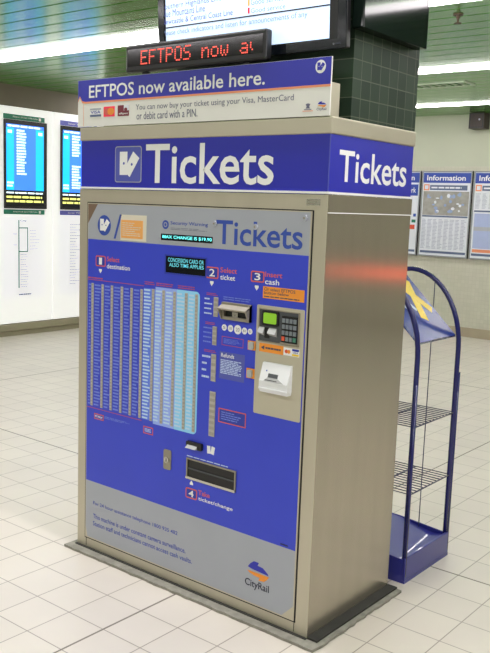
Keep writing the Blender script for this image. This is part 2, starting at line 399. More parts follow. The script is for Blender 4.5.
# blue band
b = MB(); b.box((0.006, 0.004, Z1 - 0.004), (W - 0.004, D - 0.006, Z2 + 0.002), M['band'])
for P, wd in ((FP, W), (SP, D)):
    b.rect(P, 0.004 if P is FP else 0.0, Z1 - 0.002, wd - 0.004, Z1 + 0.006, -0.01, 0.001, M['white'])
b.rect(FP, W - 0.007, Z1, W - 0.0035, Z2, -0.004, -0.0025, M['lilac']); 
hb = b.build('header_band', tm, 'blue band around the top')
b = MB(); b.text('Tickets', FP, (0.4104, 1.6908, 1.0729, 1.8489), -0.003, M['white'], 0.012); b.build('lettering', hb, 'white word Tickets on the front of the band')
b = MB(); b.text('Tickets', SP, (0.0639, 1.7089, 0.5599, 1.8203), 0.0048 - 0.008, M['white'], 0.012); b.build('lettering', hb, 'white word Tickets on the right side of the band')
def ticket_logo(b, P, u, v, s, d, mw, mb, w=1.0):
    """two fanned tickets with dots"""
    for ang, du, dv, dd in ((0, -0.26, 0.04, 0), (-36, 0.2, -0.0, 0.0003)):
        c, sn = math.cos(R(ang)), math.sin(R(ang))
        q = [(-0.22, -0.46), (0.22, -0.46), (0.22, 0.46), (-0.22, 0.46)]
        b.prism(P, [(u + s * w * (x * c - y * sn + du), v + s * (x * sn + y * c + dv)) for x, y in q], d + dd, d + dd + 0.0003, mw)
        b.disc(P, u + s * w * (du + 0.02), v + s * dv, s * 0.055, s * 0.055, d + dd + 0.0003, d + dd + 0.0006, mb, 10)
    
b = MB(); u0, v0, u1, v1 = (0.2250, 1.6930, 0.3849, 1.8433)
b.rrect(FP, u0, v0, u1, v1, 0.012, -0.004, -0.003, M['greyp']); b.rrect(FP, u0 + 0.004, v0 + 0.004, u1 - 0.004, v1 - 0.004, 0.01, -0.003, -0.0026, M['lilac'])
ticket_logo(b, FP, 0.5 * (u0 + u1) , 0.5 * (v0 + v1), 0.105, -0.0026, M['white'], M['lilac'])
b.build('ticket_symbol', hb, 'square icon of two white tickets')
# steel cap and shoulder
b = MB(); b.box((0.0, -0.002, Z2), (W + 0.002, D, Z3), M['steel_cap'], 0.005); b.build('cap', tm)
b = MB(); u0, v0, u1, v1 = (1.2260, 1.6229, 1.2847, 1.6459); b.rect(FP, u0, v0, u1, v1, 0, 0.0012, M['chrome']); b.greek(FP, u0 + 0.004, v0 + 0.003, u1 - 0.004, v1 - 0.003, 2, 0.0018, M['zinc']); b.build('maker_plate', tm)

# --- front door with its printed panel
DL, DR = (0.0609, 0.7125)[0], (1.2550, 0.9206)[0]
DT, DBm = (0.7237, 1.6022)[1], (0.7246, 0.0625)[1]
b = MB(); b.rect(FP, DL - 0.006, DBm - 0.006, DR + 0.006, DT + 0.004, -0.002, 0.0012, M['seam']); b.build('door_gasket', tm)

b = MB(); b.rect(FP, DL, DBm, DR, DT, -0.001, 0.004, M['steel']); door = b.build('door', tm, 'hinged front door')
UPV = 0.5 * ((0.0637, 1.4432)[1] + (1.2405, 1.4462)[1])     # upper edge of the blue field
LOV = 0.5 * ((0.0711, 0.3366)[1] + (1.2415, 0.3422)[1])       # lower edge
E = 0.0046
GL, GR, GT, GB = DL + 0.004, DR - 0.006, DT - 0.004, DBm + 0.006
b = MB()
b.rect(FP, GL, UPV, GR, GT, 0.004, E, M['greyp'])
b.rect(FP, GL, LOV, GR, UPV, 0.004, E, M['blue'])
ch = 0.05
b.prism(FP, [(GL + 0.012, GB), (GR - ch, GB), (GR, GB + ch), (GR, LOV), (GL, LOV), (GL, GB + 0.05)], 0.004, E, M['greyp'])
b.prism(FP, [(GL, GT - 0.085), (GL + 0.062, GT), (GL, GT)], E, E + 0.0002, M['brown'])
b.build('graphic_panel', door, 'printed blue field with grey top and bottom')
E2 = E + 0.0006
b = MB(); u0, v0, u1, v1 = (0.8110, 1.4632, 1.2204, 1.5557); b.text('Tickets', FP, (u0, v0, u1, v1), E2, M['logoblue'], 0.012); b.build('lettering', door, 'blue word Tickets across the grey top')
# round ticket emblem and slash
b = MB(); u, v = (0.1697, 1.5079)
b.disc(FP, u, v, 0.042, 0.044, E, E2, M['logoblue']); ticket_logo(b, FP, u, v, 0.055, E2, M['white'], M['logoblue'])
p, q = (0.2741, 1.5579), (0.2368, 1.4538)
b.prism(FP, [(q[0] - 0.006, q[1]), (q[0] + 0.006, q[1]), (p[0] + 0.006, p[1]), (p[0] - 0.006, p[1])], E, E2, M['logoblue'])
b.build('ticket_emblem', door, 'round blue emblem of two tickets and a slash')
b = MB(); u0, v0, u1, v1 = (0.2729, 1.4496, 0.4290, 1.5579)
b.rect(FP, u0, v0, u1, v1, E, E2, M['cream']); b.rect(FP, u0 + 0.004, v0 + 0.01, u1 - 0.02, v1 - 0.022, E2, E2 + 0.0003, M['paleorange'])
b.greek(FP, u0 + 0.012, v0 + 0.018, u1 - 0.03, v1 - 0.03, 7, E2 + 0.0008, M['cream'], 0.35, seed=3)
b.build('notice_sticker', door, 'faded orange notice with pale border')
# security warning
b = MB(); u, v = (0.5388, 1.5261); b.disc(FP, u, v, 0.018, 0.018, E, E2, M['logoblue']); b.disc(FP, u, v, 0.010, 0.010, E2, E2 + 0.0003, M['greyp']); b.disc(FP, u, v, 0.006, 0.006, E2 + 0.0003, E2 + 0.0006, M['logoblue'])
b.text('Security Warning', FP, (0.5670, 1.5239, 0.7685, 1.5417), E2, M['logoblue'], 0.008)
u0, v0, u1, v1 = (0.5677, 1.5060, 0.7744, 1.5168); b.greek(FP, u0, v0, u1, v1, 2, E2, M['greytext'], 0.3, seed=9)
b.build('security_notice', door)
# displays
b = MB(); u0, v0, u1, v1 = (0.5149, 1.4632, 0.7947, 1.4889); b.rect(FP, u0, v0, u1, v1, E - 0.001, E + 0.001, M['gloss']); dp = b.build('message_display', tm, 'narrow black display with bright cyan text')
b = MB(); b.text('MAX CHANGE IS $19.90', FP, (u0 + 0.010, v0 + 0.006, u1 - 0.004, v1 - 0.005), E + 0.0014, M['vfd'], 0.01); b.build('lettering', dp)
b = MB(); u0, v0, u1, v1 = (0.5460, 1.3328, 0.7633, 1.4006); b.rect(FP, u0, v0, u1, v1, E - 0.001, E + 0.001, M['gloss']); b.ring(FP, u0 - 0.006, v0 - 0.006, u1 + 0.006, v1 + 0.006, 0.006, E - 0.001, E + 0.002, M['deepblue']); dp = b.build('ticket_display', tm, 'black display with two lines of dim cyan text')
h = v1 - v0
b = MB(); b.text('CONCESSION CARD OR', FP, (u0 + 0.012, v1 - 0.34 * h, u1 - 0.01, v1 - 0.10 * h), E + 0.0014, M['vfd2'], 0.008); b.build('lettering', dp); b = MB(); b.text('ALSO TIME APPLIES', FP, (u0 + 0.02, v1 - 0.62 * h, u1 - 0.01, v1 - 0.40 * h), E + 0.0014, M['vfd2'], 0.008); b.build('lettering', dp)
# magnets / screws
for (u, v) in ((0.8029, 1.5408), (1.0040, 1.5364), (1.2255, 1.5776)):
    b = MB(); b.disc(FP, u, v, 0.011, 0.011, E, E + 0.006, M['greyp'], 16); b.disc(FP, u, v, 0.004, 0.004, E + 0.006, E + 0.007, M['zinc'], 10); b.build('fixing_disc', door)
# step badges
def badge(num, bx, t1, b1, t2, b2, arrow, up=False):
    u0, v0, u1, v1 = bx; b = MB()
    b.rrect(FP, u0, v0, u1, v1, 0.008, E, E2, M['red']); b.rrect(FP, u0 + 0.005, v0 + 0.005, u1 - 0.005, v1 - 0.005, 0.005, E2, E2 + 0.0003, M['deepblue'])
    w, h = u1 - u0, v1 - v0
    k = 0.35 if num == '1' else 0.28
    b.text(num, FP, (u0 + k * w, v0 + 0.18 * h, u1 - k * w, v1 - 0.18 * h), E2 + 0.0008, M['white'], 0.0 if num == '1' else 0.012)
    b.text(t1, FP, b1, E2, M['red'], 0.012); b.text(t2, FP, b2, E2, M['white'], 0.012)
    au, av = arrow; s = 0.012 if not up else -0.012
    b.prism(FP, [(au, av - s), (au + 0.009, av), (au + 0.009, av + 0.6 * s), (au - 0.009, av + 0.6 * s), (au - 0.009, av)], E, E2, M['white'])
    b.build('step_badge', door, 'step %s printed instruction %s %s' % (num, t1, t2))
badge('1', (0.1171, 1.3275, 0.1811, 1.3749), 'Select', (0.1893, 1.3529, 0.2696, 1.3743), 'destination', (0.1898, 1.3225, 0.3347, 1.3430), (0.1483, 1.3093))
badge('2', (0.7649, 1.3272, 0.8299, 1.3731), 'Select', (0.8392, 1.3546, 0.9223, 1.3753), 'ticket', (0.8393, 1.3272, 0.9146, 1.3466), (0.7965, 1.3096))
badge('3', (0.9906, 1.3314, 1.0544, 1.3735), 'Insert', (1.0579, 1.3553, 1.1372, 1.3741), 'cash', (1.0587, 1.3277, 1.1240, 1.3481), (1.0203, 1.3119))
badge('4', (0.6873, 0.4105, 0.7507, 0.4547), 'Take', (0.7572, 0.4374, 0.8200, 0.4581), 'ticket/change', (0.7583, 0.4102, 0.9411, 0.4303), (0.7184, 0.4768), True)
# destination table
tops = [(93, 283), (103, 284.3), (112.4, 285.6), (122.3, 287), (132, 288.2), (142, 289.4), (153.5, 290.5), (164, 291.5), (175, 292.8), (186.7, 294), (197, 295.2)]
cols = [0.0997, 0.1655, 0.2261, 0.2886, 0.3486, 0.4091, 0.4772, 0.5379, 0.6002, 0.6648, 0.7206]
TV, BV = 0.5 * ((0.0997, 1.2506)[1] + (0.4091, 1.2498)[1]), 0.5 * ((0.0940, 0.6950)[1] + (0.4207, 0.6961)[1])
TV2, BV2 = (0.6609, 1.2577)[1], (0.6802, 0.6944)[1]
b = MB()
zx = [cols[5] + 0.012, cols[6] + 0.012, cols[8] + 0.012, cols[10] + 0.016]
b.rect(FP, zx[0], BV2, zx[1], TV2, E, E + 0.0004, M['zoneA']); b.rect(FP, zx[1], BV2 - 0.01, zx[2], TV2 + 0.01, E, E + 0.0004, M['zoneB'])
b.rrect(FP, zx[2] - 0.02, BV2 - 0.01, zx[3], TV2 + 0.01, 0.02, E, E + 0.0003, M['zoneC'])
rn = random.Random(5); NR = 38
for k, cu in enumerate(cols):
    prev = (cols[k - 1] + 0.008) if k else GL + 0.004
    tv, bv = (TV, BV) if k < 6 else (TV2, BV2)
    for r_ in range(NR):
        vv = tv - (tv - bv) * (r_ + 0.5) / NR
        wd = (cu - 0.014 - prev) * rn.uniform(0.6, 0.97)
        b.rect(FP, prev + 0.005, vv - 0.0034, prev + 0.005 + wd, vv + 0.0034, E, E2, M['list'] if k < 6 else M['list3'])
b.rect(FP, GL + 0.002, TV + 0.014, zx[0], TV + 0.017, E, E2, M['dullred']); b.rect(FP, GL + 0.002, BV - 0.012, zx[0], BV - 0.009, E, E2, M['dullred'])
b.greek(FP, GL + 0.004, TV + 0.019, GL + 0.10, TV + 0.029, 1, E2, M['dullred'], 0.6, 0.9, seed=2)
b.greek(FP, zx[0] + 0.004, TV2 + 0.014, zx[1] - 0.004, TV2 + 0.03, 2, E2, M['dullred'], 0.5, 0.9, seed=4)
b.greek(FP, zx[1] + 0.004, TV2 + 0.014, zx[2] - 0.02, TV2 + 0.03, 2, E2, M['dullred'], 0.5, 0.9, seed=6)
b.greek(FP, zx[2] + 0.004, TV2 + 0.014, zx[3] - 0.02, TV2 + 0.03, 2, E2, M['dullred'], 0.5, 0.9, seed=8)
b.build('destination_list', tm, 'columns of small station names, right part on paler blue fields')
for k, cu in enumerate(cols):
    tv, bv = (TV, BV) if k < 6 else (TV2, BV2)
    b = MB(); b.rect(FP, cu - 0.0068, bv, cu + 0.0068, tv, E, E + 0.003, M['strip'])
    for r_ in range(NR):
        vv = tv - (tv - bv) * (r_ + 0.5) / NR; b.rect(FP, cu - 0.005, vv - 0.003, cu + 0.005, vv + 0.003, E + 0.003, E + 0.0038, M['stripbtn'])
    b.build('button_strip', tm)
# small notices below the list
b = MB(); u0, v0, u1, v1 = (0.1169, 0.6368, 0.1797, 0.6630); b.rect(FP, u0, v0, u1, v1, E, E2, M['red']); b.rect(FP, u0 + 0.004, v0 + 0.004, u1 - 0.004, v1 - 0.004, E2, E2 + 0.0003, M['lilac']); b.text('City', FP, (u0 + 0.006, v0 + 0.008, u1 - 0.006, v1 - 0.008), E2 + 0.0006, M['white'], 0.02)
u0, v0, u1, v1 = (0.1852, 0.6494, 0.3624, 0.6609); b.greek(FP, u0, v0, u1, v1, 3, E2, M['list'], 0.5, 0.6, seed=12); b.build('city_notice', door)
b = MB(); u0, v0, u1, v1 = (0.4331, 0.6329, 0.4913, 0.6653); b.ring(FP, u0, v0, u1, v1, 0.004, E, E2, M['red']); b.greek(FP, u0 + 0.008, v0 + 0.008, u1 - 0.006, v1 - 0.008, 3, E2, M['list2'], 0.5, 0.8, seed=13); b.build('small_notice', door)
# ticket type button bars
for (u0, v0, u1, v1), sd in (((0.8116, 1.1793, 0.8333, 1.2559), 1), ((0.8100, 1.0664, 0.8311, 1.1402), 2), ((0.8075, 0.9205, 0.8317, 1.0296), 3), ((0.8050, 0.6963, 0.8349, 0.8789), 4)):
    b = MB(); b.rect(FP, u0, v0, u1, v1, E, E + 0.003, M['strip']); nb = max(4, int((v1 - v0) / 0.022))
    for k in range(nb):
        vv = v1 - (v1 - v0) * (k + 0.5) / nb; b.rect(FP, u0 + 0.002, vv - 0.006, u1 - 0.002, vv + 0.006, E + 0.003, E + 0.004, M['stripbtn'])
    b.build('ticket_type_bar', tm)
    if sd < 4:
        b = MB(); b.greek(FP, u0 - 0.05, v0, u0 - 0.004, v1, max(4, nb // 2), E2, M['list2'] if sd != 2 else M['list'], 0.3, 0.5, seed=sd + 20); b.greek(FP, u0 - 0.04, v1 + 0.004, u1, v1 + 0.016, 2, E2, M['dullred'], 0.5, 0.8, seed=sd + 30); b.build('ticket_type_print', door)
# printed notices right of the bars
b = MB(); u0, v0, u1, v1 = (0.8573, 1.0663, 0.9657, 1.1079); b.ring(FP, u0, v0 + 0.006, u1, v1, 0.0025, E, E2, M['dullred']); b.greek(FP, u0 + 0.01, v0 + 0.014, u1 - 0.01, v1 - 0.008, 4, E2, M['list'], 0.35, 0.7, seed=41); b.build('outlined_notice', door)
b = MB(); u0, v0, u1, v1 = (0.8526, 0.9388, 0.9753, 1.0470); b.rect(FP, u0 - 0.004, v0, u1, v1, E, E + 0.0003, M['lilac']); b.greek(FP, u0 + 0.002, v0 + 0.02, u1 - 0.004, v1 - 0.03, 9, E2, M['list2'], 0.55, 0.75, seed=42); b.text('Refunds', FP, (u0 + 0.004, v1 - 0.022, u0 + 0.07, v1 - 0.006), E2, M['white'], 0.012); b.build('refund_notice', door, 'pale block of small white print')
b = MB(); u0, v0, u1, v1 = (0.8525, 0.7623, 0.9912, 0.8201); b.rect(FP, u0, v0, u1, v1, E, E + 0.0003, M['deepblue']); b.ring(FP, u0, v0, u1, v1, 0.004, E, E2, M['red']); b.greek(FP, u0 + 0.014, v0 + 0.012, u1 - 0.014, v1 - 0.01, 4, E2, M['list'], 0.4, 0.6, seed=43); b.build('boxed_notice', door, 'red outlined box of small print')
# coin slot
u0, v0, u1, v1 = (0.8629, 1.1765, 1.0017, 1.2432)
b = MB(); b.rect(FP, u0, v0, u1, v1, 0, E + 0.001, M['black']); b.ring(FP, u0, v0, u1, v1, 0.012, E, E + 0.016, M['zinc'])
um = 0.55 * u0 + 0.45 * u1
b.rect(FP, um - 0.014, v0 + 0.012, um + 0.014, v1 - 0.035, E, E + 0.008, M['chrome']); b.rect(FP, um - 0.003, v0 + 0.02, um + 0.003, v1 - 0.045, E + 0.008, E + 0.009, M['black'])
cs = b.build('coin_slot', tm, 'recessed metal coin entry')
b = MB(); b.loft(FP, [[(u0, v1, E), (u1, v1, E), (u1, v1 - 0.006, E), (u0, v1 - 0.006, E)], [(u0 + 0.0, v1 - 0.022, E + 0.04), (u1, v1 - 0.022, E + 0.04), (u1, v1 - 0.028, E + 0.038), (u0, v1 - 0.028, E + 0.038)]], M['zinc'])
for uu in (u0, u1 - 0.004): b.prism(Plane((0, 0, 0), (0, -1, 0), (0, 0, 1), (1, 0, 0)), [(E, v1), (E + 0.04, v1 - 0.025), (E + 0.018, v0), (E, v0)], uu, uu + 0.004, M['zinc'])
b.build('hood', cs)
b = MB(); b.greek(FP, u0 - 0.004, v1 + 0.006, u1, v1 + 0.022, 2, E2, M['list'], 0.4, 0.9, seed=44)
b.build('coin_print', door)
b = MB()
for (u, v), rr, tx in (((0.8676, 1.1422), 0.0125, '5'), ((0.8995, 1.1421), 0.0135, '10'), ((0.9356, 1.1414), 0.018, '20'), ((0.9692, 1.1404), 0.013, '$1'), ((0.9965, 1.1414), 0.011, '$2')):
    b.disc(FP, u, v, rr, rr, E, E2, M['white']); b.text(tx, FP, (u - rr * 0.5, v - rr * 0.4, u + rr * 0.5, v + rr * 0.4), E2 + 0.0004, M['greytext'])
b.build('coin_symbols', door, 'row of five white coin circles')
# orange EFTPOS label
b = MB(); u0, v0, u1, v1 = (1.0507, 1.2755, 1.2386, 1.3198); b.rect(FP, u0, v0, u1, v1, E, E2, M['orange'])
h = v1 - v0
b.text('Or select EFTPOS', FP, (u0 + 0.006, v1 - 0.36 * h, u1 - 0.04, v1 - 0.08 * h), E2 + 0.0004, M['dkgrey'], 0.006); b.text('button below', FP, (u0 + 0.006, v1 - 0.64 * h, u0 + 0.12, v1 - 0.4 * h), E2 + 0.0004, M['dkgrey'], 0.006)
b.greek(FP, u0 + 0.006, v0 + 0.05 * h, u1 - 0.008, v0 + 0.27 * h, 1, E2 + 0.0004, M['dkgrey'], 0.4, 0.9, seed=45)
b.build('eftpos_label', door, 'orange label with dark print')
# EFTPOS plate
pl0, pt0 = (1.0275, 1.2405); pr0 = (1.2448, 0.9933)[0]; pb0 = (1.1390, 0.8333)[1]; pt0 = (1.1363, 1.2487)[1]
EP = E + 0.003
b = MB(); b.rrect(FP, pl0, pb0, pr0, pt0, 0.006, 0.004, EP, M['beige']); ep = b.build('eftpos_plate', tm, 'pale metal plate carrying card reader and banknote slot')
ru0, rv1 = (1.0449, 1.2336)[0], (1.1325, 1.2338)[1]; ru1, rv0 = (1.2221, 1.1746)[0], (1.1339, 1.1161)[1]
b = MB(); b.rect(FP, ru0, rv0, ru1, rv1, E, EP + 0.001, M['charcoal']); b.ring(FP, ru0 - 0.004, rv0 - 0.004, ru1 + 0.004, rv1 + 0.004, 0.004, E, EP + 0.005, M['zinc'])
pp = b.build('pin_pad', tm, 'dark card reader and keypad')
w, h = ru1 - ru0, rv1 - rv0
b = MB(); b.rrect(FP, ru0 + 0.06 * w, rv0 + 0.5 * h, ru0 + 0.5 * w, rv0 + 0.97 * h, 0.008, EP, EP + 0.006, M['black']); b.rrect(FP, ru0 + 0.11 * w, rv0 + 0.57 * h, ru0 + 0.45 * w, rv0 + 0.91 * h, 0.006, EP + 0.006, EP + 0.007, M['lcd']); b.build('lcd_screen', pp, 'small lit green screen')
b = MB()
for a0, a1 in ((0.0, 0.14), (0.26, 0.46)):
    b.loft(FP, [[(ru0 + a0 * w, rv0 + 0.44 * h, EP + 0.004), (ru0 + a1 * w, rv0 + 0.44 * h, EP + 0.004), (ru0 + a1 * w, rv0 + 0.40 * h, EP), (ru0 + a0 * w, rv0 + 0.40 * h, EP)], [(ru0 + a0 * w, rv0 + 0.28 * h, EP + 0.018), (ru0 + a1 * w, rv0 + 0.25 * h, EP + 0.018), (ru0 + a1 * w, rv0 + 0.16 * h, EP), (ru0 + a0 * w, rv0 + 0.19 * h, EP)]], M['greyplastic'])
b.rect(FP, ru0 + 0.14 * w, rv0 + 0.1 * h, ru0 + 0.26 * w, rv0 + 0.44 * h, EP, EP + 0.004, M['black'])
b.build('card_slot', pp, 'pale grey card insertion guides')
b = MB(); b.rect(FP, ru0 + 0.58 * w, rv0 + 0.05 * h, ru0 + 0.98 * w, rv0 + 0.88 * h, EP, EP + 0.004, M['black']); b.build('keypad_base', pp)
for i in range(4):
    for j in range(4):
        ku = ru0 + (0.605 + i * 0.094) * w; kv = rv0 + (0.10 + j * 0.19) * h
        mm = M['keyred'] if (i, j) == (0, 0) else M['keygreen'] if (i, j) == (3, 0) else M['key']
        b = MB(); b.rect(FP, ku, kv, ku + 0.07 * w, kv + 0.13 * h, EP + 0.004, EP + 0.008, mm); b.build('key', pp, 'red key' if mm is M['keyred'] else None)
b = MB(); b.rect(FP, ru0 + 0.58 * w, rv0, ru0 + w, rv0 + 0.04 * h, EP, EP + 0.012, M['zinc']); b.build('pad_lip', pp)
# orange arrow strip with card marks
b = MB(); u0, v0, u1, v1 = (1.0453, 1.0736, 1.1577, 1.1061); b.rect(FP, u0, v0, u1, v1, EP, EP + 0.0006, M['orange']); h = v1 - v0
b.prism(FP, [(u0 + 0.008, v0 + 0.5 * h), (u0 + 0.024, v0 + 0.25 * h), (u0 + 0.024, v0 + 0.75 * h)], EP + 0.0006, EP + 0.001, M['dkgrey']); b.greek(FP, u0 + 0.03, v0 + 0.32 * h, u1 - 0.01, v0 + 0.68 * h, 1, EP + 0.001, M['dkgrey'], 0.6, 0.95, seed=46)
b.build('insert_strip', ep, 'orange strip with black arrow')
b = MB(); u0, v0, u1, v1 = (1.1588, 1.0747, 1.2293, 1.1037); b.rect(FP, u0, v0, u1, v1, EP, EP + 0.0006, M['white']); w, h = u1 - u0, v1 - v0
b.disc(FP, u0 + 0.18 * w, v0 + 0.5 * h, 0.25 * h, 0.25 * h, EP + 0.0006, EP + 0.0009, M['keyred'], 16); b.disc(FP, u0 + 0.34 * w, v0 + 0.5 * h, 0.25 * h, 0.25 * h, EP + 0.0006, EP + 0.0011, M['citor'], 16)
b.rect(FP, u0 + 0.55 * w, v0 + 0.66 * h, u1 - 0.02 * w, v0 + 0.95 * h, EP + 0.0006, EP + 0.001, M['deepblue']); b.rect(FP, u0 + 0.55 * w, v0 + 0.06 * h, u1 - 0.02 * w, v0 + 0.3 * h, EP + 0.0006, EP + 0.001, M['yellow']); b.text('VISA', FP, (u0 + 0.58 * w, v0 + 0.36 * h, u1 - 0.05 * w, v0 + 0.6 * h), EP + 0.001, M['deepblue'], 0.01)
b.build('card_marks', ep, 'white sticker with two card marks')
# orange square push buttons
for bx in ((0.9893, 1.0719, 1.0297, 1.1074), (0.9873, 0.9628, 1.0281, 1.0009)):
    u0, v0, u1, v1 = bx; b = MB(); b.rect(FP, u0, v0, u1, v1, E, E + 0.003, M['orange']); ob = b.build('push_button', tm, 'orange square with grey button')
    b = MB(); cu, cv = 0.5 * (u0 + u1), 0.5 * (v0 + v1); b.rrect(FP, cu - 0.011, cv - 0.015, cu + 0.011, cv + 0.015, 0.006, E + 0.003, E + 0.012, M['greyplastic']); b.build('button_cap', ob)
# banknote slot
u0, u1 = 1.0714, 1.2027; zt = (1.1379, 1.0384)[1]; zb = (1.1528, 0.9275)[1]; h = zt - zb
def sec(z, d0, d1, ins=0.0): return [(u0 + ins, z, d0), (u1 - ins, z, d0), (u1 - ins, z, d1), (u0 + ins, z, d1)]
b = MB()
b.loft(FP, [sec(zt, EP - 0.002, EP + 0.004, 0.002), sec(zt - 0.02 * h, EP - 0.002, EP + 0.008), sec(zt - 0.62 * h, EP - 0.002, EP + 0.029), sec(zt - 0.66 * h, EP - 0.002, EP + 0.029), sec(zt - 0.84 * h, EP - 0.002, EP + 0.029)], M['whiteplastic'])
b.loft(FP, [sec(zt - 0.84 * h, EP - 0.002, EP + 0.032), sec(zt - 0.88 * h, EP - 0.002, EP + 0.032), sec(zb, EP - 0.002, EP + 0.024, 0.003)], M['whiteplastic'])
ns = b.build('banknote_slot', tm, 'white moulded banknote entry')
sl = 0.021 / (0.60 * h)
b = MB(); NP = Plane(FP(0, zt - 0.02 * h, EP + 0.008), (1, 0, 0), Vector((0, -sl, -1)).normalized(), Vector((0, -1, sl)).normalized())
w = u1 - u0
b.rect(NP, u0 + 0.28 * w, 0.34 * h, u0 + 0.62 * w, 0.60 * h, -0.002, 0.001, M['charcoal']); b.prism(NP, [(u0 + 0.16 * w, 0.62 * h), (u0 + 0.28 * w, 0.48 * h), (u0 + 0.62 * w, 0.48 * h), (u0 + 0.86 * w, 0.62 * h)], -0.002, 0.0012, M['greyplastic']); b.rect(NP, u0 + 0.2 * w, 0.56 * h, u0 + 0.62 * w, 0.585 * h, -0.001, 0.0016, M['black']); b.disc(NP, u0 + 0.2 * w, 0.26 * h, 0.003, 0.003, 0, 0.001, M['logoblue'], 10)
b.build('note_opening', ns)
# round token plate, receipt slot, tray
b = MB(); u0, v0, u1, v1 = (0.5588, 0.5046, 0.6022, 0.5902); b.rrect(FP, u0, v0, u1, v1, 0.008, E, E + 0.004, M['zinc']); cu, cv = 0.5 * (u0 + u1), 0.5 * (v0 + v1); b.disc(FP, cu, cv, 0.013, 0.013, E + 0.004, E + 0.010, M['chrome'], 18); b.rect(FP, cu - 0.002, cv - 0.009, cu + 0.002, cv + 0.009, E + 0.010, E + 0.0105, M['black']); b.build('lock_plate', tm, 'grey metal plate with round lock')
b = MB(); u0, v0, u1, v1 = (0.6927, 0.6260, 0.7761, 0.6547); w, h = u1 - u0, v1 - v0
b.rrect(FP, u0, v0, u1, v1, 0.005, E, E + 0.012, M['black']); b.loft(FP, [[(u0 + 0.1 * w, v0 + 0.5 * h, E + 0.012), (u0 + 0.72 * w, v0 + 0.5 * h, E + 0.012), (u0 + 0.72 * w, v0 + 0.44 * h, E + 0.01), (u0 + 0.1 * w, v0 + 0.44 * h, E + 0.01)], [(u0 + 0.06 * w, v0 + 0.1 * h, E + 0.024), (u0 + 0.74 * w, v0 + 0.1 * h, E + 0.024), (u0 + 0.74 * w, v0 + 0.04 * h, E + 0.012), (u0 + 0.06 * w, v0 + 0.04 * h, E + 0.012)]], M['greyplastic']); b.build('receipt_slot', tm, 'black slot with pale lip')
b = MB(); u, v = (0.8175, 0.6382)
for ang, du in ((4, -0.0105), (-10, 0.0105)):
    c, sn = math.cos(R(ang)), math.sin(R(ang)); b.prism(FP, [(u + du + x * c - y * sn, v + x * sn + y * c) for x, y in ((-0.009, -0.016), (0.009, -0.016), (0.009, 0.016), (-0.009, 0.016))], E, E2 + du * 0.01, M['white'])
b.build('ticket_print', door, 'small white ticket symbol'); b = MB()
u0, v0, u1, v1 = (0.6895, 0.5861, 0.9190, 0.6139); b.greek(FP, u0, v1 - 0.03, u1, v1 - 0.02, 1, E2, M['list2'], 0.4, 0.95, seed=47); b.build('ticket_print', door)
u0, u1 = 0.6911, 0.9538; v1, v0 = (0.8234, 0.5822)[1], (0.8257, 0.4967)[1]
b = MB(); b.rect(FP, u0, v0, u1, v1, 0.001, E + 0.0006, M['black']); b.ring(FP, u0, v0, u1, v1, 0.006, E, E + 0.006, M['zinc']); b.rect(FP, u0 + 0.006, v0 + 0.45 * (v1 - v0), u1 - 0.006, v0 + 0.52 * (v1 - v0), E, E + 0.003, M['charcoal']); b.rect(FP, u0 + 0.006, v0 + 0.006, u1 - 0.006, v0 + 0.42 * (v1 - v0), E, E + 0.0015, M['black'])
tr = b.build('change_tray', tm, 'dark recessed ticket and change tray')
b = MB(); b.rect(FP, u0, v0 - 0.002, u1, v0 + 0.008, E, E + 0.009, M['chrome']); b.build('tray_lip', tr, 'bright metal lip')
# lower printing
b = MB(); z = (0.1141, 0.2370)[1]; ua, ub = 0.1161, 0.6475
zA = 0.5 * ((0.1162, 0.2328)[1] + (0.6476, 0.2423)[1])
b.text('For 24 hour assistance telephone 1800 935 482', FP, (ua, zA - 0.011, ub, zA + 0.011), E2, M['bluetext'], 0.008); b.build('lettering', door, 'upper line of blue print on the grey foot'); b = MB()
zB = 0.5 * ((0.1253, 0.1728)[1] + (0.6949, 0.1811)[1]); b.text('This machine is under constant camera surveillance.', FP, (ua, zB - 0.011, 0.6949, zB + 0.011), E2, M['bluetext'], 0.008); b.build('lettering', door, 'middle line of blue print on the grey foot'); b = MB()
zD = 0.5 * ((0.1224, 0.1383)[1] + (0.7329, 0.1464)[1]); b.text('Station staff and technicians cannot access cash vaults.', FP, (ua, zD - 0.011, 0.7328, zD + 0.011), E2, M['bluetext'], 0.008)
b.build('lettering', door, 'lowest line of blue print on the grey foot')
def cityrail(b, P, u0, v0, u1, v1, d, dark):
    w, h = u1 - u0, v1 - v0
    f = lambda pts: [(u0 + x * w, v0 + y * h) for x, y in pts]
    b.prism(P, f([(0.10, 0.74), (0.20, 0.88), (0.34, 0.99), (0.55, 0.99), (0.50, 0.88), (0.72, 0.86), (0.92, 0.72), (0.96, 0.66), (0.6, 0.68), (0.3, 0.70)]), d, d + 0.0006, M['band'])
    b.prism(P, f([(0.08, 0.62), (0.98, 0.62), (0.90, 0.50), (0.78, 0.40), (0.56, 0.38), (0.60, 0.48), (0.36, 0.50), (0.18, 0.55)]), d, d + 0.0006, M['citor'])
    b.text('CityRail', P, (u0, v0, u1, v0 + 0.33 * h), d + 0.0006, dark, 0.012)
b = MB(); u0, v0 = (1.0159, 0.1512)[0], (1.0723, 0.1259)[1]; u1 = (1.1351, 0.1485)[0]; v1 = (1.0717, 0.2431)[1]
cityrail(b, FP, u0, v0, u1, v1, E, M['scrline']); b.build('railway_logo', door, 'blue and orange logo over the word CityRail')
b = MB(); u0, v0, u1, v1 = (1.1798, 0.3451, 1.2177, 0.3540); b.greek(FP, u0, v0, u1, v1, 1, E2, M['scrline'], 0.6, 0.9, seed=50); b.build('print_code', door)

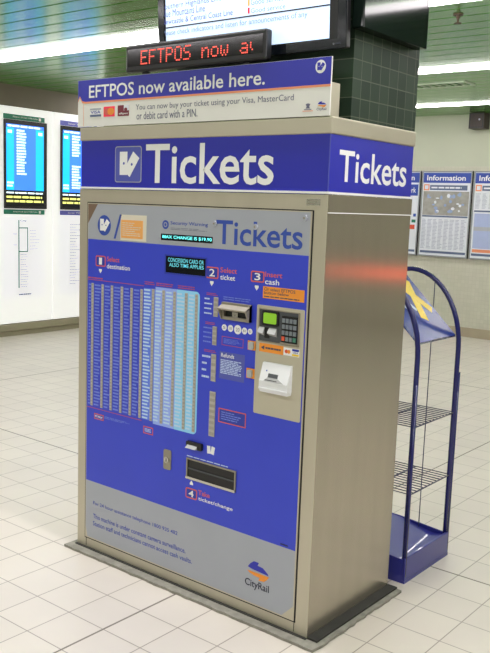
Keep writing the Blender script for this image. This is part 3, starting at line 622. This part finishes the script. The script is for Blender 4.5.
# ------------------------------------------------------------------ EFTPOS sign on top of the machine
sg = thing('sign_board', 'blue and white sign reading EFTPOS now available here, standing on the machine top', 'sign', (W / 2, 0.006, Z3))
s0, s1, sb, st = -0.012, 1.306, Z3 + 0.0015, 2.128
so = 2.036
b = MB(); b.box((s0, -0.002, sb), (s1, 0.004, st), M['offwhite']); pn = b.build('panel', sg)
SGP = Plane((0, -0.002, 0), (1, 0, 0), (0, 0, 1), (0, -1, 0))
b = MB()
b.prism(SGP, [(s0 + 0.001, so + 0.008), (s0 + 0.012, so + 0.026), (s0 + 0.028, so + 0.004), (s0 + 0.05, so), (s1 - 0.001, so), (s1 - 0.001, st - 0.001), (s0 + 0.001, st - 0.001)], 0, 0.0006, M['band']); b.build('blue_field', pn)
b = MB()
b.prism(SGP, [(s0 + 0.001, so + 0.0), (s0 + 0.012, so + 0.018), (s0 + 0.028, so - 0.005), (s0 + 0.05, so - 0.008), (s1 - 0.001, so - 0.008), (s1 - 0.001, so), (s0 + 0.05, so), (s0 + 0.028, so + 0.004), (s0 + 0.012, so + 0.026), (s0 + 0.001, so + 0.008)], 0, 0.0006, M['salmon'])
b.rect(SGP, s0 + 0.036, sb + 0.002, s0 + 0.0375, so - 0.008, 0, 0.0005, M['salmon'])
b.build('orange_line', pn)
b = MB(); b.text('EFTPOS now available here.', SGP, (0.0604, 2.0501, 1.0209, 2.1032), 0.001, M['white'], 0.012); b.build('lettering', sg, 'white words EFTPOS now available here')
b = MB(); b.text('You can now buy your ticket using your Visa, MasterCard', SGP, (0.3518, 1.9818, 1.1528, 2.0107), 0.001, M['greytext'], 0.0); b.build('lettering', sg, 'upper line of grey words'); b = MB(); b.text('or debit card with a PIN.', SGP, (0.3573, 1.9490, 0.6953, 1.9792), 0.001, M['greytext'], 0.004); b.build('lettering', sg, 'lower line of grey words')
b = MB(); u0, v0, u1, v1 = (0.0682, 1.9703, 0.1396, 2.0060); h = v1 - v0; b.rect(SGP, u0, v0, u1, v1, 0, 0.0006, M['white']); b.rect(SGP, u0, v0, u1, v0 + 0.26 * h, 0.0006, 0.001, M['slate']); b.rect(SGP, u0, v0 + 0.8 * h, u1, v1, 0.0006, 0.001, M['greyp']); b.text('VISA', SGP, (u0 + 0.004, v0 + 0.36 * h, u1 - 0.004, v0 + 0.72 * h), 0.0012, M['deepblue'], 0.012); b.build('card_symbol', sg, 'white and blue card mark')
b = MB(); u0, v0, u1, v1 = (0.1549, 1.9680, 0.2239, 2.0098); h = v1 - v0; w = u1 - u0; b.rect(SGP, u0, v0, u1, v1, 0, 0.0006, M['scrred']); b.disc(SGP, u0 + 0.33 * w, v0 + 0.5 * h, 0.3 * w, 0.36 * h, 0.0006, 0.001, M['red'], 18); b.disc(SGP, u0 + 0.66 * w, v0 + 0.5 * h, 0.3 * w, 0.36 * h, 0.0006, 0.0012, M['citor'], 18); b.build('card_symbol', sg, 'red and orange card mark')
b = MB(); u0, v0, u1, v1 = (0.2427, 1.9672, 0.3111, 2.0116); h = v1 - v0; w = u1 - u0; mar = mat('maroon_print', (122, 40, 56), 0.5); b.rect(SGP, u0, v0, u1, v1, 0, 0.0006, mar); b.rect(SGP, u0 + 0.55 * w, v0 + 0.5 * h, u1, v1, 0.0006, 0.001, M['poster']); b.disc(SGP, u0 + 0.72 * w, v0 + 0.6 * h, 0.14 * w, 0.16 * h, 0.001, 0.0014, mar, 14); b.text('eftpos', SGP, (u0 + 0.12 * w, v0 + 0.1 * h, u1 - 0.1 * w, v0 + 0.34 * h), 0.001, M['white'], 0.01); b.build('card_symbol', sg, 'maroon card mark')
b = MB(); u, v = (1.2613, 2.0965); b.disc(SGP, u, v, 0.0215, 0.0225, 0, 0.001, M['white']); ticket_logo(b, SGP, u, v, 0.028, 0.001, M['band'], M['white']); b.build('ticket_emblem', sg, 'white disc with two blue tickets')
b = MB(); u0, v0, u1, v1 = (1.2518, 1.9470, 1.2930, 1.9791); cityrail(b, SGP, u0, v0, u1, v1, 0.0, M['greytext']); b.build('railway_logo', sg)
b = MB(); u0, v0, u1, v1 = (1.1929, 1.9479, 1.2368, 1.9754); w, h = u1 - u0, v1 - v0
b.prism(SGP, [(u0 + 0.3 * w, v0 + 0.35 * h), (u0 + 0.7 * w, v0 + 0.35 * h), (u0 + 0.62 * w, v0 + 0.6 * h), (u0 + 0.72 * w, v0 + 0.9 * h), (u0 + 0.5 * w, v1), (u0 + 0.28 * w, v0 + 0.9 * h), (u0 + 0.38 * w, v0 + 0.6 * h)], 0, 0.0006, M['greytext']); b.rect(SGP, u0, v0, u1, v0 + 0.08 * h, 0, 0.0006, M['salmon']); b.rect(SGP, u0 + 0.15 * w, v0 + 0.18 * h, u1 - 0.15 * w, v0 + 0.28 * h, 0, 0.0006, M['greytext']); b.build('crest', sg)
b = MB(); b.box((s1 - 0.006, 0.004, sb), (s1 - 0.002, 0.06, Z3 + 0.115), M['steel_cap']); b.box((s1 - 0.05, 0.004, sb), (s1 - 0.006, 0.06, sb + 0.004), M['steel_cap']); b.build('bracket', sg)

# ------------------------------------------------------------------ LED message sign
ls = thing('led_sign', 'black scrolling message sign with red dot letters, behind the EFTPOS sign', 'LED sign', (0.65, 0.03, Z3))
l0, l1, lb, lt_ = 0.296, 1.027, 2.139, 2.247
b = MB(); b.box((l0, -0.012, lb), (l1, 0.026, lt_), M['black'], 0.008); b.build('housing', ls)
LP = Plane((0, -0.012, 0), (1, 0, 0), (0, 0, 1), (0, -1, 0))
b = MB(); b.rect(LP, l0 + 0.014, lb + 0.022, l1 - 0.014, lt_ - 0.018, 0, 0.001, M['ledglass']); wn = b.build('window', ls)
FONT = {'E': ['11111', '10000', '10000', '11110', '10000', '10000', '11111'], 'F': ['11111', '10000', '10000', '11110', '10000', '10000', '10000'], 'T': ['11111', '00100', '00100', '00100', '00100', '00100', '00100'],
        'P': ['11110', '10001', '10001', '11110', '10000', '10000', '10000'], 'O': ['01110', '10001', '10001', '10001', '10001', '10001', '01110'], 'S': ['01111', '10000', '10000', '01110', '00001', '00001', '11110'],
        'n': ['00000', '00000', '10110', '11001', '10001', '10001', '10001'], 'o': ['00000', '00000', '01110', '10001', '10001', '10001', '01110'], 'w': ['00000', '00000', '10001', '10001', '10101', '10101', '01010'],
        'a': ['00000', '00000', '01110', '00001', '01111', '10001', '01111'], ' ': ['00000'] * 7, 'v': ['00000', '00000', '10001', '10001', '10001', '01010', '00100']}
e0, e1 = 0.3871, 0.9467; msg = 'EFTPOS now a'; pt_ = (e1 - e0) / (6 * len(msg) - 1); va = lb + 0.027; ph_ = (lt_ - 0.024 - va) / 7
b = MB()
for k, chx in enumerate(msg + 'v'):
    for r_ in range(7):
        for c_ in range(5):
            if FONT[chx][r_][c_] == '1':
                uu = e0 + (k * 6 + c_) * pt_; vv = va + (6 - r_) * ph_
                if uu < e1 + 3 * pt_: b.rect(LP, uu, vv, uu + pt_ * 0.7, vv + ph_ * 0.62, 0.001, 0.0014, M['ledred'])
b.build('lettering', wn, 'red dot letters EFTPOS now a')
for xx in (l0 + 0.08, l1 - 0.12):
    b = MB(); b.box((xx, 0.008, Z3 + 0.0015), (xx + 0.03, 0.022, lb + 0.002), M['black']); b.build('bracket', ls)

# ------------------------------------------------------------------ train status monitor
ta = R(3)
MP = Plane((0, 0.06, 2.165), (1, 0, 0), (0, -math.sin(ta), math.cos(ta)), (0, -math.cos(ta), -math.sin(ta)))
mo = thing('monitor', 'large flat screen monitor showing train line status, mounted on the column above the machine', 'monitor', (0.85, 0.128, 2.2))
m0, m1, mh = 0.425, 1.320, 0.56
sb0 = 0.036
b = MB(); b.box((m0, 0, -0.03), (m1, mh, 0.0), M['black'], 0.006, P=MP); hs = b.build('housing', mo)
b = MB(); b.ring(MP, m0, 0, m1, mh, 0.032, 0, 0.006, M['gloss']); b.build('bezel', mo)
q0, q1, qb, qt = m0 + 0.04, m1 - 0.068, sb0, mh - 0.04
b = MB(); b.rect(MP, m0 + 0.03, 0.03, m1 - 0.03, mh - 0.03, 0, 0.002, M['black']); b.rect(MP, q0, qb, q1, qt, 0.002, 0.003, M['screen']); scn = b.build('screen', mo, 'lit pale blue screen')
b = MB()
for tx, bx in (('Southern Highlands Line', (0.4455, 0.2119, 0.7597, 0.2402)), ('Blue Mountains Line', (0.4450, 0.1882, 0.6756, 0.2153)), ('Newcastle & Central Coast Line', (0.4442, 0.1603, 0.8156, 0.1815))):
    b.text(tx, MP, bx, 0.0036, M['scrtext']); b.build('lettering', scn, 'blue words ' + tx); b = MB()
b.text('Please check indicators and listen for announcements of any', MP, (0.4472, 0.1117, 1.1591, 0.1380), 0.0036, M['scrgrey'])
b.text('Good service', MP, (0.9030, 0.1565, 1.0621, 0.1735), 0.0036, M['scrgrey']); b.text('Good service', MP, (0.9028, 0.1849, 1.0528, 0.2059), 0.0036, M['scrgrey'])
rl = (0.4452, 0.1451, 1.2467, 0.1490); rz = 0.5 * (rl[1] + rl[3]); b.rect(MP, q0, rz - 0.0025, q1, rz + 0.0025, 0.003, 0.0036, M['scrline'])
u0, v0, u1, v1 = (0.8882, 0.1565, 0.8973, 0.1776); b.rect(MP, u0, v0, u1, v1, 0.003, 0.0036, M['scrred']); b.rect(MP, u0, v1 + 0.006, u1, v1 + 0.045, 0.003, 0.0036, M['scror'])
vv = rz + 0.11
for k in range(5):
    b.greek(MP, q0 + 0.005, vv + k * 0.045, q0 + 0.26, vv + 0.022 + k * 0.045, 1, 0.0036, M['scrtext'], 0.7, 0.6, seed=60 + k); b.greek(MP, u1 + 0.01, vv + k * 0.045, u1 + 0.14, vv + 0.022 + k * 0.045, 1, 0.0036, M['scrgrey'], 0.7, 0.9, seed=70 + k)
b.build('lettering', scn, 'blue line names and service notes')
b = MB(); b.text('o', MP, (m1 - 0.05, 0.012, m1 - 0.044, 0.018), 0.0066, M['greyp']); b.rect(MP, m1 - 0.04, 0.014, m1 - 0.018, 0.017, 0.006, 0.0066, M['dkgrey']); b.build('power_light', mo)
b = MB(); b.box((0.7, 0.075, 2.3), (1.05, 0.1275, 2.6), M['black']); b.build('wall_bracket', mo)

# dark glossy housing on the right side of the column
t = thing('screen_housing', 'dark glossy screen box fixed to the right side of the column near the ceiling', 'screen', (1.34, 0.3, 2.24))
b = MB(); b.box((cx1 + 0.002, 0.1, 2.236), (1.362, 0.566, ZC - 0.002), M['housing'], 0.004); b.build('housing', t)
HP = Plane((1.362, 0, 0), (0, 1, 0), (0, 0, 1), (1, 0, 0))
b = MB(); b.ring(HP, 0.1, 2.236, 0.566, 2.875, 0.014, -0.001, 0.002, M['housing']); b.build('bezel', t)
b = MB(); b.rect(HP, 0.114, 2.25, 0.552, 2.861, -0.001, 0.0015, M['housing']); b.build('screen', t, 'dark unlit screen')

# ------------------------------------------------------------------ departure boards on the left wall
WP = Plane((XL, 0, 0), (0, 1, 0), (0, 0, 1), (1, 0, 0))
def departure_board(y0, y1, hm, title, label, sd):
    t = thing('departure_board', label, 'departure board', (XL, 0.5 * (y0 + y1), 0.15), 'departure boards on the left wall')
    F0 = 0.03
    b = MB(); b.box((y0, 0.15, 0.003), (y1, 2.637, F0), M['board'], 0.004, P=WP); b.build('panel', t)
    c0, c1 = y0 + 0.105, y1 - 0.125
    for zb_, zt_, nm in ((2.495, 2.552, 'header_strip'), (1.424, 1.478, 'footer_strip')):
        b = MB(); b.rect(WP, c0 - 0.004, zb_, c1 + 0.004, zt_, F0, F0 + 0.004, hm); hd = b.build(nm, t)
        b = MB(); b.text(title, WP, (c0 + 0.12, zb_ + 0.018, c1 - 0.10, zt_ - 0.016), F0 + 0.0048, M['offwhite'], 0.004); b.rect(WP, c1 - 0.08, zb_ + 0.012, c1 - 0.05, zt_ - 0.012, F0 + 0.004, F0 + 0.0048, M['offwhite']); b.build('lettering', hd)
    b = MB(); b.box((c0 - 0.004, 1.49, F0), (c1 + 0.02, 2.49, F0 + 0.03), M['black'], 0.004, P=WP); mn = b.build('monitor', t, 'tall black monitor with lit blue screen')
    G = F0 + 0.03; a0, a1 = c0 + 0.014, c1 - 0.03; wd = a1 - a0
    b = MB(); b.rect(WP, a0, 1.70, a1, 2.44, G, G + 0.001, M['azure']); b.rect(WP, a0, 1.70, a0 + 0.2 * wd, 2.40, G + 0.001, G + 0.0014, M['cyan']); b.rect(WP, a1 - 0.22 * wd, 1.70, a1, 2.40, G + 0.001, G + 0.0014, M['cyan'])
    b.greek(WP, a0 + 0.02, 2.405, a1 - 0.02, 2.435, 1, G + 0.002, M['scrwhite'], 0.7, 0.9, seed=sd)
    b.greek(WP, a0 + 0.27 * wd, 1.87 if sd % 2 else 2.13, a0 + 0.55 * wd, 2.39, 16 if sd % 2 else 8, G + 0.002, M['scrwhite'], 0.62, 0.7, seed=sd + 1)
    if sd % 2 == 0: b.greek(WP, a0 + 0.27 * wd, 1.74, a0 + 0.55 * wd, 2.03, 9, G + 0.002, M['scrwhite'], 0.62, 0.7, seed=sd + 9)
    b.greek(WP, a0 + 0.02, 2.33, a0 + 0.15 * wd, 2.38, 1, G + 0.002, M['scrwhite'], 0.7, 0.9, seed=sd + 2); b.greek(WP, a1 - 0.15 * wd, 2.33, a1 - 0.02, 2.38, 1, G + 0.002, M['scrwhite'], 0.7, 0.9, seed=sd + 3)
    b.greek(WP, a0 + 0.01, 1.73, a0 + 0.19 * wd, 1.80, 2, G + 0.002, M['scrwhite'], 0.6, 0.8, seed=sd + 4)
    b.rect(WP, a0 - 0.005, 1.52, a1 + 0.005, 1.695, G, G + 0.0012, M['gloss'])
    b.greek(WP, a0, 1.655, a1, 1.685, 1, G + 0.002, M['scrwhite'], 0.6, 0.95, seed=sd + 5); b.greek(WP, a0, 1.55, a1, 1.645, 2, G + 0.002, M['scryellow'], 0.5, 0.95, seed=sd + 6)
    b.build('screen', mn, 'lit blue screen with rows of stops')
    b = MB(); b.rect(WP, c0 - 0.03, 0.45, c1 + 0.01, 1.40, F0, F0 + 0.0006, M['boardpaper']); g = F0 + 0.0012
    ln = hm; lx = c0 + 0.36 * (c1 - c0) if sd % 2 else c0 + 0.62 * (c1 - c0)
    b.rect(WP, lx - 0.007, 0.56, lx + 0.007, 1.36, F0, g, ln)
    if sd % 2:
        b.rect(WP, lx, 1.26, lx + 0.13, 1.272, F0, g, ln); b.rect(WP, lx, 0.985, lx + 0.13, 0.997, F0, g, ln); b.rect(WP, lx + 0.118, 0.985, lx + 0.13, 1.272, F0, g, ln)
        b.greek(WP, lx + 0.15, 1.0, lx + 0.30, 1.25, 7, g, M['paletext'], 0.2, 0.6, seed=sd + 7); b.greek(WP, lx + 0.02, 0.56, lx + 0.15, 0.97, 14, g, M['paletext'], 0.22, 0.6, seed=sd + 8)
        for zz in (1.18, 1.05): b.greek(WP, lx - 0.08, zz, lx - 0.015, zz + 0.03, 2, g, M['paletext'], 0.3, 0.8, seed=sd + 11)
    else:
        b.greek(WP, lx - 0.2, 0.56, lx - 0.02, 1.33, 22, g, M['paletext'], 0.22, 0.5, seed=sd + 8)
    b.text('City', WP, (lx + 0.02, 1.335, lx + 0.11, 1.362), g, M['slate'], 0.01)
    b.greek(WP, lx, 0.47, lx + 0.18, 0.50, 1, g, M['slate'], 0.5, 0.9, seed=sd + 10)
    b.build('line_map', t, 'pale printed map of one train line')
departure_board(3.235, 4.030, M['hgreen'], 'Airport & East Hills Line', 'white departure board with green header strip and blue screen, leftmost on left wall', 101)
departure_board(4.040, 4.835, M['hpurple'], 'Inner West Line', 'white departure board with purple header strip, partly hidden behind the ticket machine', 102)

# ------------------------------------------------------------------ information boards on the back wall
def info_board(x0, label, sd):
    x1 = x0 + 0.71; z0, z1 = 1.03, 2.16
    t = thing('information_board', label, 'information board', (0.5 * (x0 + x1), YB, z0), 'information boards on the back wall')
    b = MB(); b.box((x0, z0, 0.002), (x1, z1, 0.03), M['poster'], P=BP); b.build('poster', t)
    b = MB(); b.ring(BP, x0, z0, x1, z1, 0.016, 0.002, 0.038, M['framegrey']); b.build('frame', t)
    b = MB(); b.rect(BP, x0 + 0.02, 2.005, x1 - 0.02, 2.135, 0.03, 0.032, M['infoblue']); hd = b.build('header', t, 'blue header strip')
    b = MB(); b.text('Information', BP, (x0 + 0.07, 2.035, x1 - 0.09, 2.105), 0.0326, M['white'], 0.018); b.build('lettering', hd, 'white word Information')
    g = 0.0316
    b = MB(); b.rect(BP, x0 + 0.03, 1.905, x0 + 0.11, 1.985, 0.03, g, M['salmon']); b.rect(BP, x0 + 0.045, 1.92, x0 + 0.095, 1.97, g, g + 0.0004, M['poster']); b.rect(BP, x0 + 0.12, 1.91, x1 - 0.06, 1.975, 0.03, g, M['slate']); b.greek(BP, x0 + 0.14, 1.925, x1 - 0.10, 1.96, 1, g + 0.001, M['poster'], 0.6, 0.9, seed=sd)
    if sd == 1:
        b.rect(BP, x0 + 0.03, 1.58, x1 - 0.03, 1.895, 0.03, g, M['photo']); rn = random.Random(3)
        for k in range(26):
            uu, vv = x0 + rn.uniform(0.08, 0.62), rn.uniform(1.62, 1.86); b.disc(BP, uu, vv, rn.uniform(0.012, 0.03), rn.uniform(0.008, 0.03), 0.03, g + 0.0004 + 0.00005 * k, M['photoblue'] if k % 3 else M['poster'], 7)
        b.rect(BP, x0 + 0.03, 1.555, x1 - 0.03, 1.575, 0.03, g, M['slate'])
        for c_ in range(8): b.greek(BP, x0 + 0.035 + c_ * 0.08, 1.13, x0 + 0.105 + c_ * 0.08, 1.53, 22, g, M['tabletext'], 0.45, 0.6, seed=sd + c_)
    elif sd == 2:
        for c_ in range(7): b.greek(BP, x0 + 0.04 + c_ * 0.09, 1.68, x0 + 0.11 + c_ * 0.09, 1.88, 12, g, M['tabletext'], 0.45, 0.6, seed=sd + c_)
        b.rect(BP, x0 + 0.03, 1.64, x1 - 0.03, 1.66, 0.03, g, M['slate']); b.rect(BP, x0 + 0.04, 1.17, x1 - 0.04, 1.62, 0.03, g, M['tablebody']); b.rect(BP, x0 + 0.04, 1.4, x1 - 0.04, 1.45, g, g + 0.0004, M['paletext']); b.rect(BP, x0 + 0.04, 1.12, x1 - 0.04, 1.16, 0.03, g, M['salmon'])
    else:
        b.rect(BP, x0 + 0.03, 1.83, x1 - 0.03, 1.98, 0.03, g + 0.0006, M['infoblue']); b.text('Trackwork', BP, (x0 + 0.3, 1.87, x1 - 0.06, 1.94), g + 0.0012, M['white'], 0.01); b.greek(BP, x0 + 0.06, 1.2, x1 - 0.2, 1.78, 16, g, M['tabletext'], 0.4, 0.5, seed=5)
        b.rect(BP, x1 - 0.08, 1.55, x1 - 0.04, 1.59, 0.03, g, M['logoblue']); b.rect(BP, x1 - 0.10, 1.47, x1 - 0.04, 1.51, 0.03, g, M['hgreen']); b.rect(BP, x1 - 0.12, 1.38, x1 - 0.05, 1.44, 0.03, g, M['keyred'])
    b.rect(BP, x0 + 0.03, 1.075, x1 - 0.03, 1.105, 0.03, g, M['slate'])
    b.build('print', t)
info_board(-2.392, 'framed Information board with a map photo above columns of text', 1)
info_board(-1.658, 'framed Information board with a pale blue timetable, at the right edge', 2)
info_board(-3.126, 'framed blue headed notice mostly hidden behind the ticket machine edge', 3)

# ------------------------------------------------------------------ brochure rack
rk = thing('brochure_rack', 'navy tubular brochure rack with wire shelves and slanted header card, beside the column', 'brochure rack', (1.08, 0.91, 0))
ya, yb_ = 0.712, 1.112
xf, xk = 1.338, 0.82
xc = 0.5 * (xf + xk)
for yy in (ya, yb_):
    pts = [(xf, yy, 0.03), (xf, yy, 0.5), (xf, yy, 1.0)]
    for k in range(1, 24):
        a = math.pi * k / 24
        e = 1.0
        cx_ = math.copysign(abs(math.cos(a)) ** e, math.cos(a)); sz_ = abs(math.sin(a)) ** e
        pts.append((xc + (xf - xc) * cx_, yy, 1.0 + 0.347 * sz_))
    pts += [(xk, yy, 1.0), (xk, yy, 0.5), (xk, yy, 0.03)]
    b = MB(); b.tube(pts, 0.0115, M['rack'], 14); hp = b.build('hoop', rk)
    b = MB(); b.tube([(1.20, yy, 0.10), (1.20, yy, 1.308)], 0.0025, M['wire'], 8); b.build('rod', hp)
    b = MB(); b.tube([(xf + 0.008, yy + (0.008 if yy > 0.9 else -0.008), 0.03), (xf + 0.008, yy + (0.008 if yy > 0.9 else -0.008), 0.888)], 0.0075, M['rack'], 10); b.build('sleeve', hp)
# base tray
b = MB()
b.box((xk - 0.012, ya - 0.016, 0.0), (xf + 0.014, yb_ + 0.016, 0.012), M['rackbase'])
b.box((xf + 0.002, ya - 0.016, 0.012), (xf + 0.014, yb_ + 0.016, 0.118), M['rackbase'], 0.003)
b.box((xk - 0.012, ya - 0.016, 0.012), (xk, yb_ + 0.016, 0.135), M['rackbase'], 0.003)
XP = Plane((0, 0, 0), (1, 0, 0), (0, 0, 1), (0, 1, 0))
for yy in (ya - 0.016, yb_ + 0.010): b.prism(XP, [(xk, 0.012), (xf + 0.002, 0.012), (xf + 0.002, 0.108), (1.1, 0.128), (xk, 0.135)], yy, yy + 0.006, M['rackbase'])
bs = b.build('base', rk, 'blue painted base box')
b = MB()
tp = [(xf + 0.002, 0.098), (1.27, 0.092), (1.18, 0.108), (1.1, 0.124), (1.0, 0.130), (xk, 0.132)]
for k in range(len(tp) - 1):
    (xa, za), (xb, zb2) = tp[k], tp[k + 1]
    b.face([(xa, ya - 0.01, za), (xa, yb_ + 0.01, za), (xb, yb_ + 0.01, zb2), (xb, ya - 0.01, zb2)], M['rackbase'], True)
bmesh.ops.remove_doubles(b.bm, verts=b.bm.verts[:], dist=1e-5)
b.build('base_tray', bs)
for zz in (0.70, 0.40):
    b = MB()
    for k in range(13):
        yy = ya + 0.004 + (yb_ - ya - 0.008) * k / 12
        b.tube([(xf, yy, zz), (xk, yy, zz)], 0.0024, M['wire'], 6)
    for xx, rr in ((xf, 0.0034), (1.16, 0.0045), (xk, 0.0034)): b.tube([(xx, ya, zz - 0.004), (xx, yb_, zz - 0.004)], rr, M['wire'], 6)
    b.build('wire_shelf', rk)
# slanted header card
hx0, hz0, hx1, hz1 = 1.325, 1.062, 1.03, 1.345
hv = Vector((hx1 - hx0, 0, hz1 - hz0)); hl = hv.length; hv.normalize()
CPn = Plane((hx0, ya + 0.012, hz0), (0, 1, 0), hv, Vector((0, 1, 0)).cross(hv))
cw = yb_ - ya - 0.024
b = MB(); b.rect(CPn, 0, 0, cw, hl, -0.003, 0.0, M['rackpanel']); hc = b.build('header_card', rk, 'glossy navy card with a yellow cross mark')
b = MB()
f = lambda pts: [(x * cw, y * hl) for x, y in pts]
def stroke(p, q, w, m, d):
    a, c = Vector(p), Vector(q); n = Vector((-(c - a).y, (c - a).x)).normalized() * w * 0.5
    b.prism(CPn, f([tuple(a - n), tuple(c - n), tuple(c + n), tuple(a + n)]), 0, d, m)
stroke((0.58, 0.27), (0.86, 0.83), 0.13, M['yellow'], 0.0006)
stroke((0.91, 0.37), (0.55, 0.88), 0.12, M['yellow'], 0.0008)
stroke((0.56, 0.40), (0.42, 0.64), 0.05, M['cardpale'], 0.0006)
stroke((0.40, 0.40), (0.30, 0.62), 0.05, M['cardpale'], 0.0006)
b.build('card_print', hc)
b = MB(); b.rect(CPn, 0.40 * cw, -0.004, 0.62 * cw, 0.0, -0.004, 0.004, M['wire']); b.rect(CPn, 0.0, -0.006, cw, 0.004, -0.006, -0.003, M['rack']); b.build('card_rail', rk)

# ------------------------------------------------------------------ camera, world, colour
w = bpy.data.worlds.new('world'); SC.world = w; w.use_nodes = True
w.node_tree.nodes['Background'].inputs[0].default_value = (0.6, 0.65, 0.6, 1); w.node_tree.nodes['Background'].inputs[1].default_value = 0.02
cam = bpy.data.cameras.new('camera'); co = bpy.data.objects.new('camera', cam); COL.objects.link(co)
co.location = (2.94726, -2.48340, 1.61283); co.rotation_euler = (1.42818737, -0.03515628, 0.67824643)
cam.sensor_fit = 'VERTICAL'; cam.sensor_height = 24.0; cam.lens = 840.195 / 653 * 24.0
cam.clip_start = 0.05; cam.clip_end = 60
SC.camera = co
for o in SC.objects:
    if 'base' in o.keys(): del o['base']
SC.view_settings.view_transform = 'Standard'
SC.view_settings.look = 'None'
SC.view_settings.exposure = 0.0
SC.cycles.max_bounces = 8; SC.cycles.diffuse_bounces = 4; SC.cycles.glossy_bounces = 4
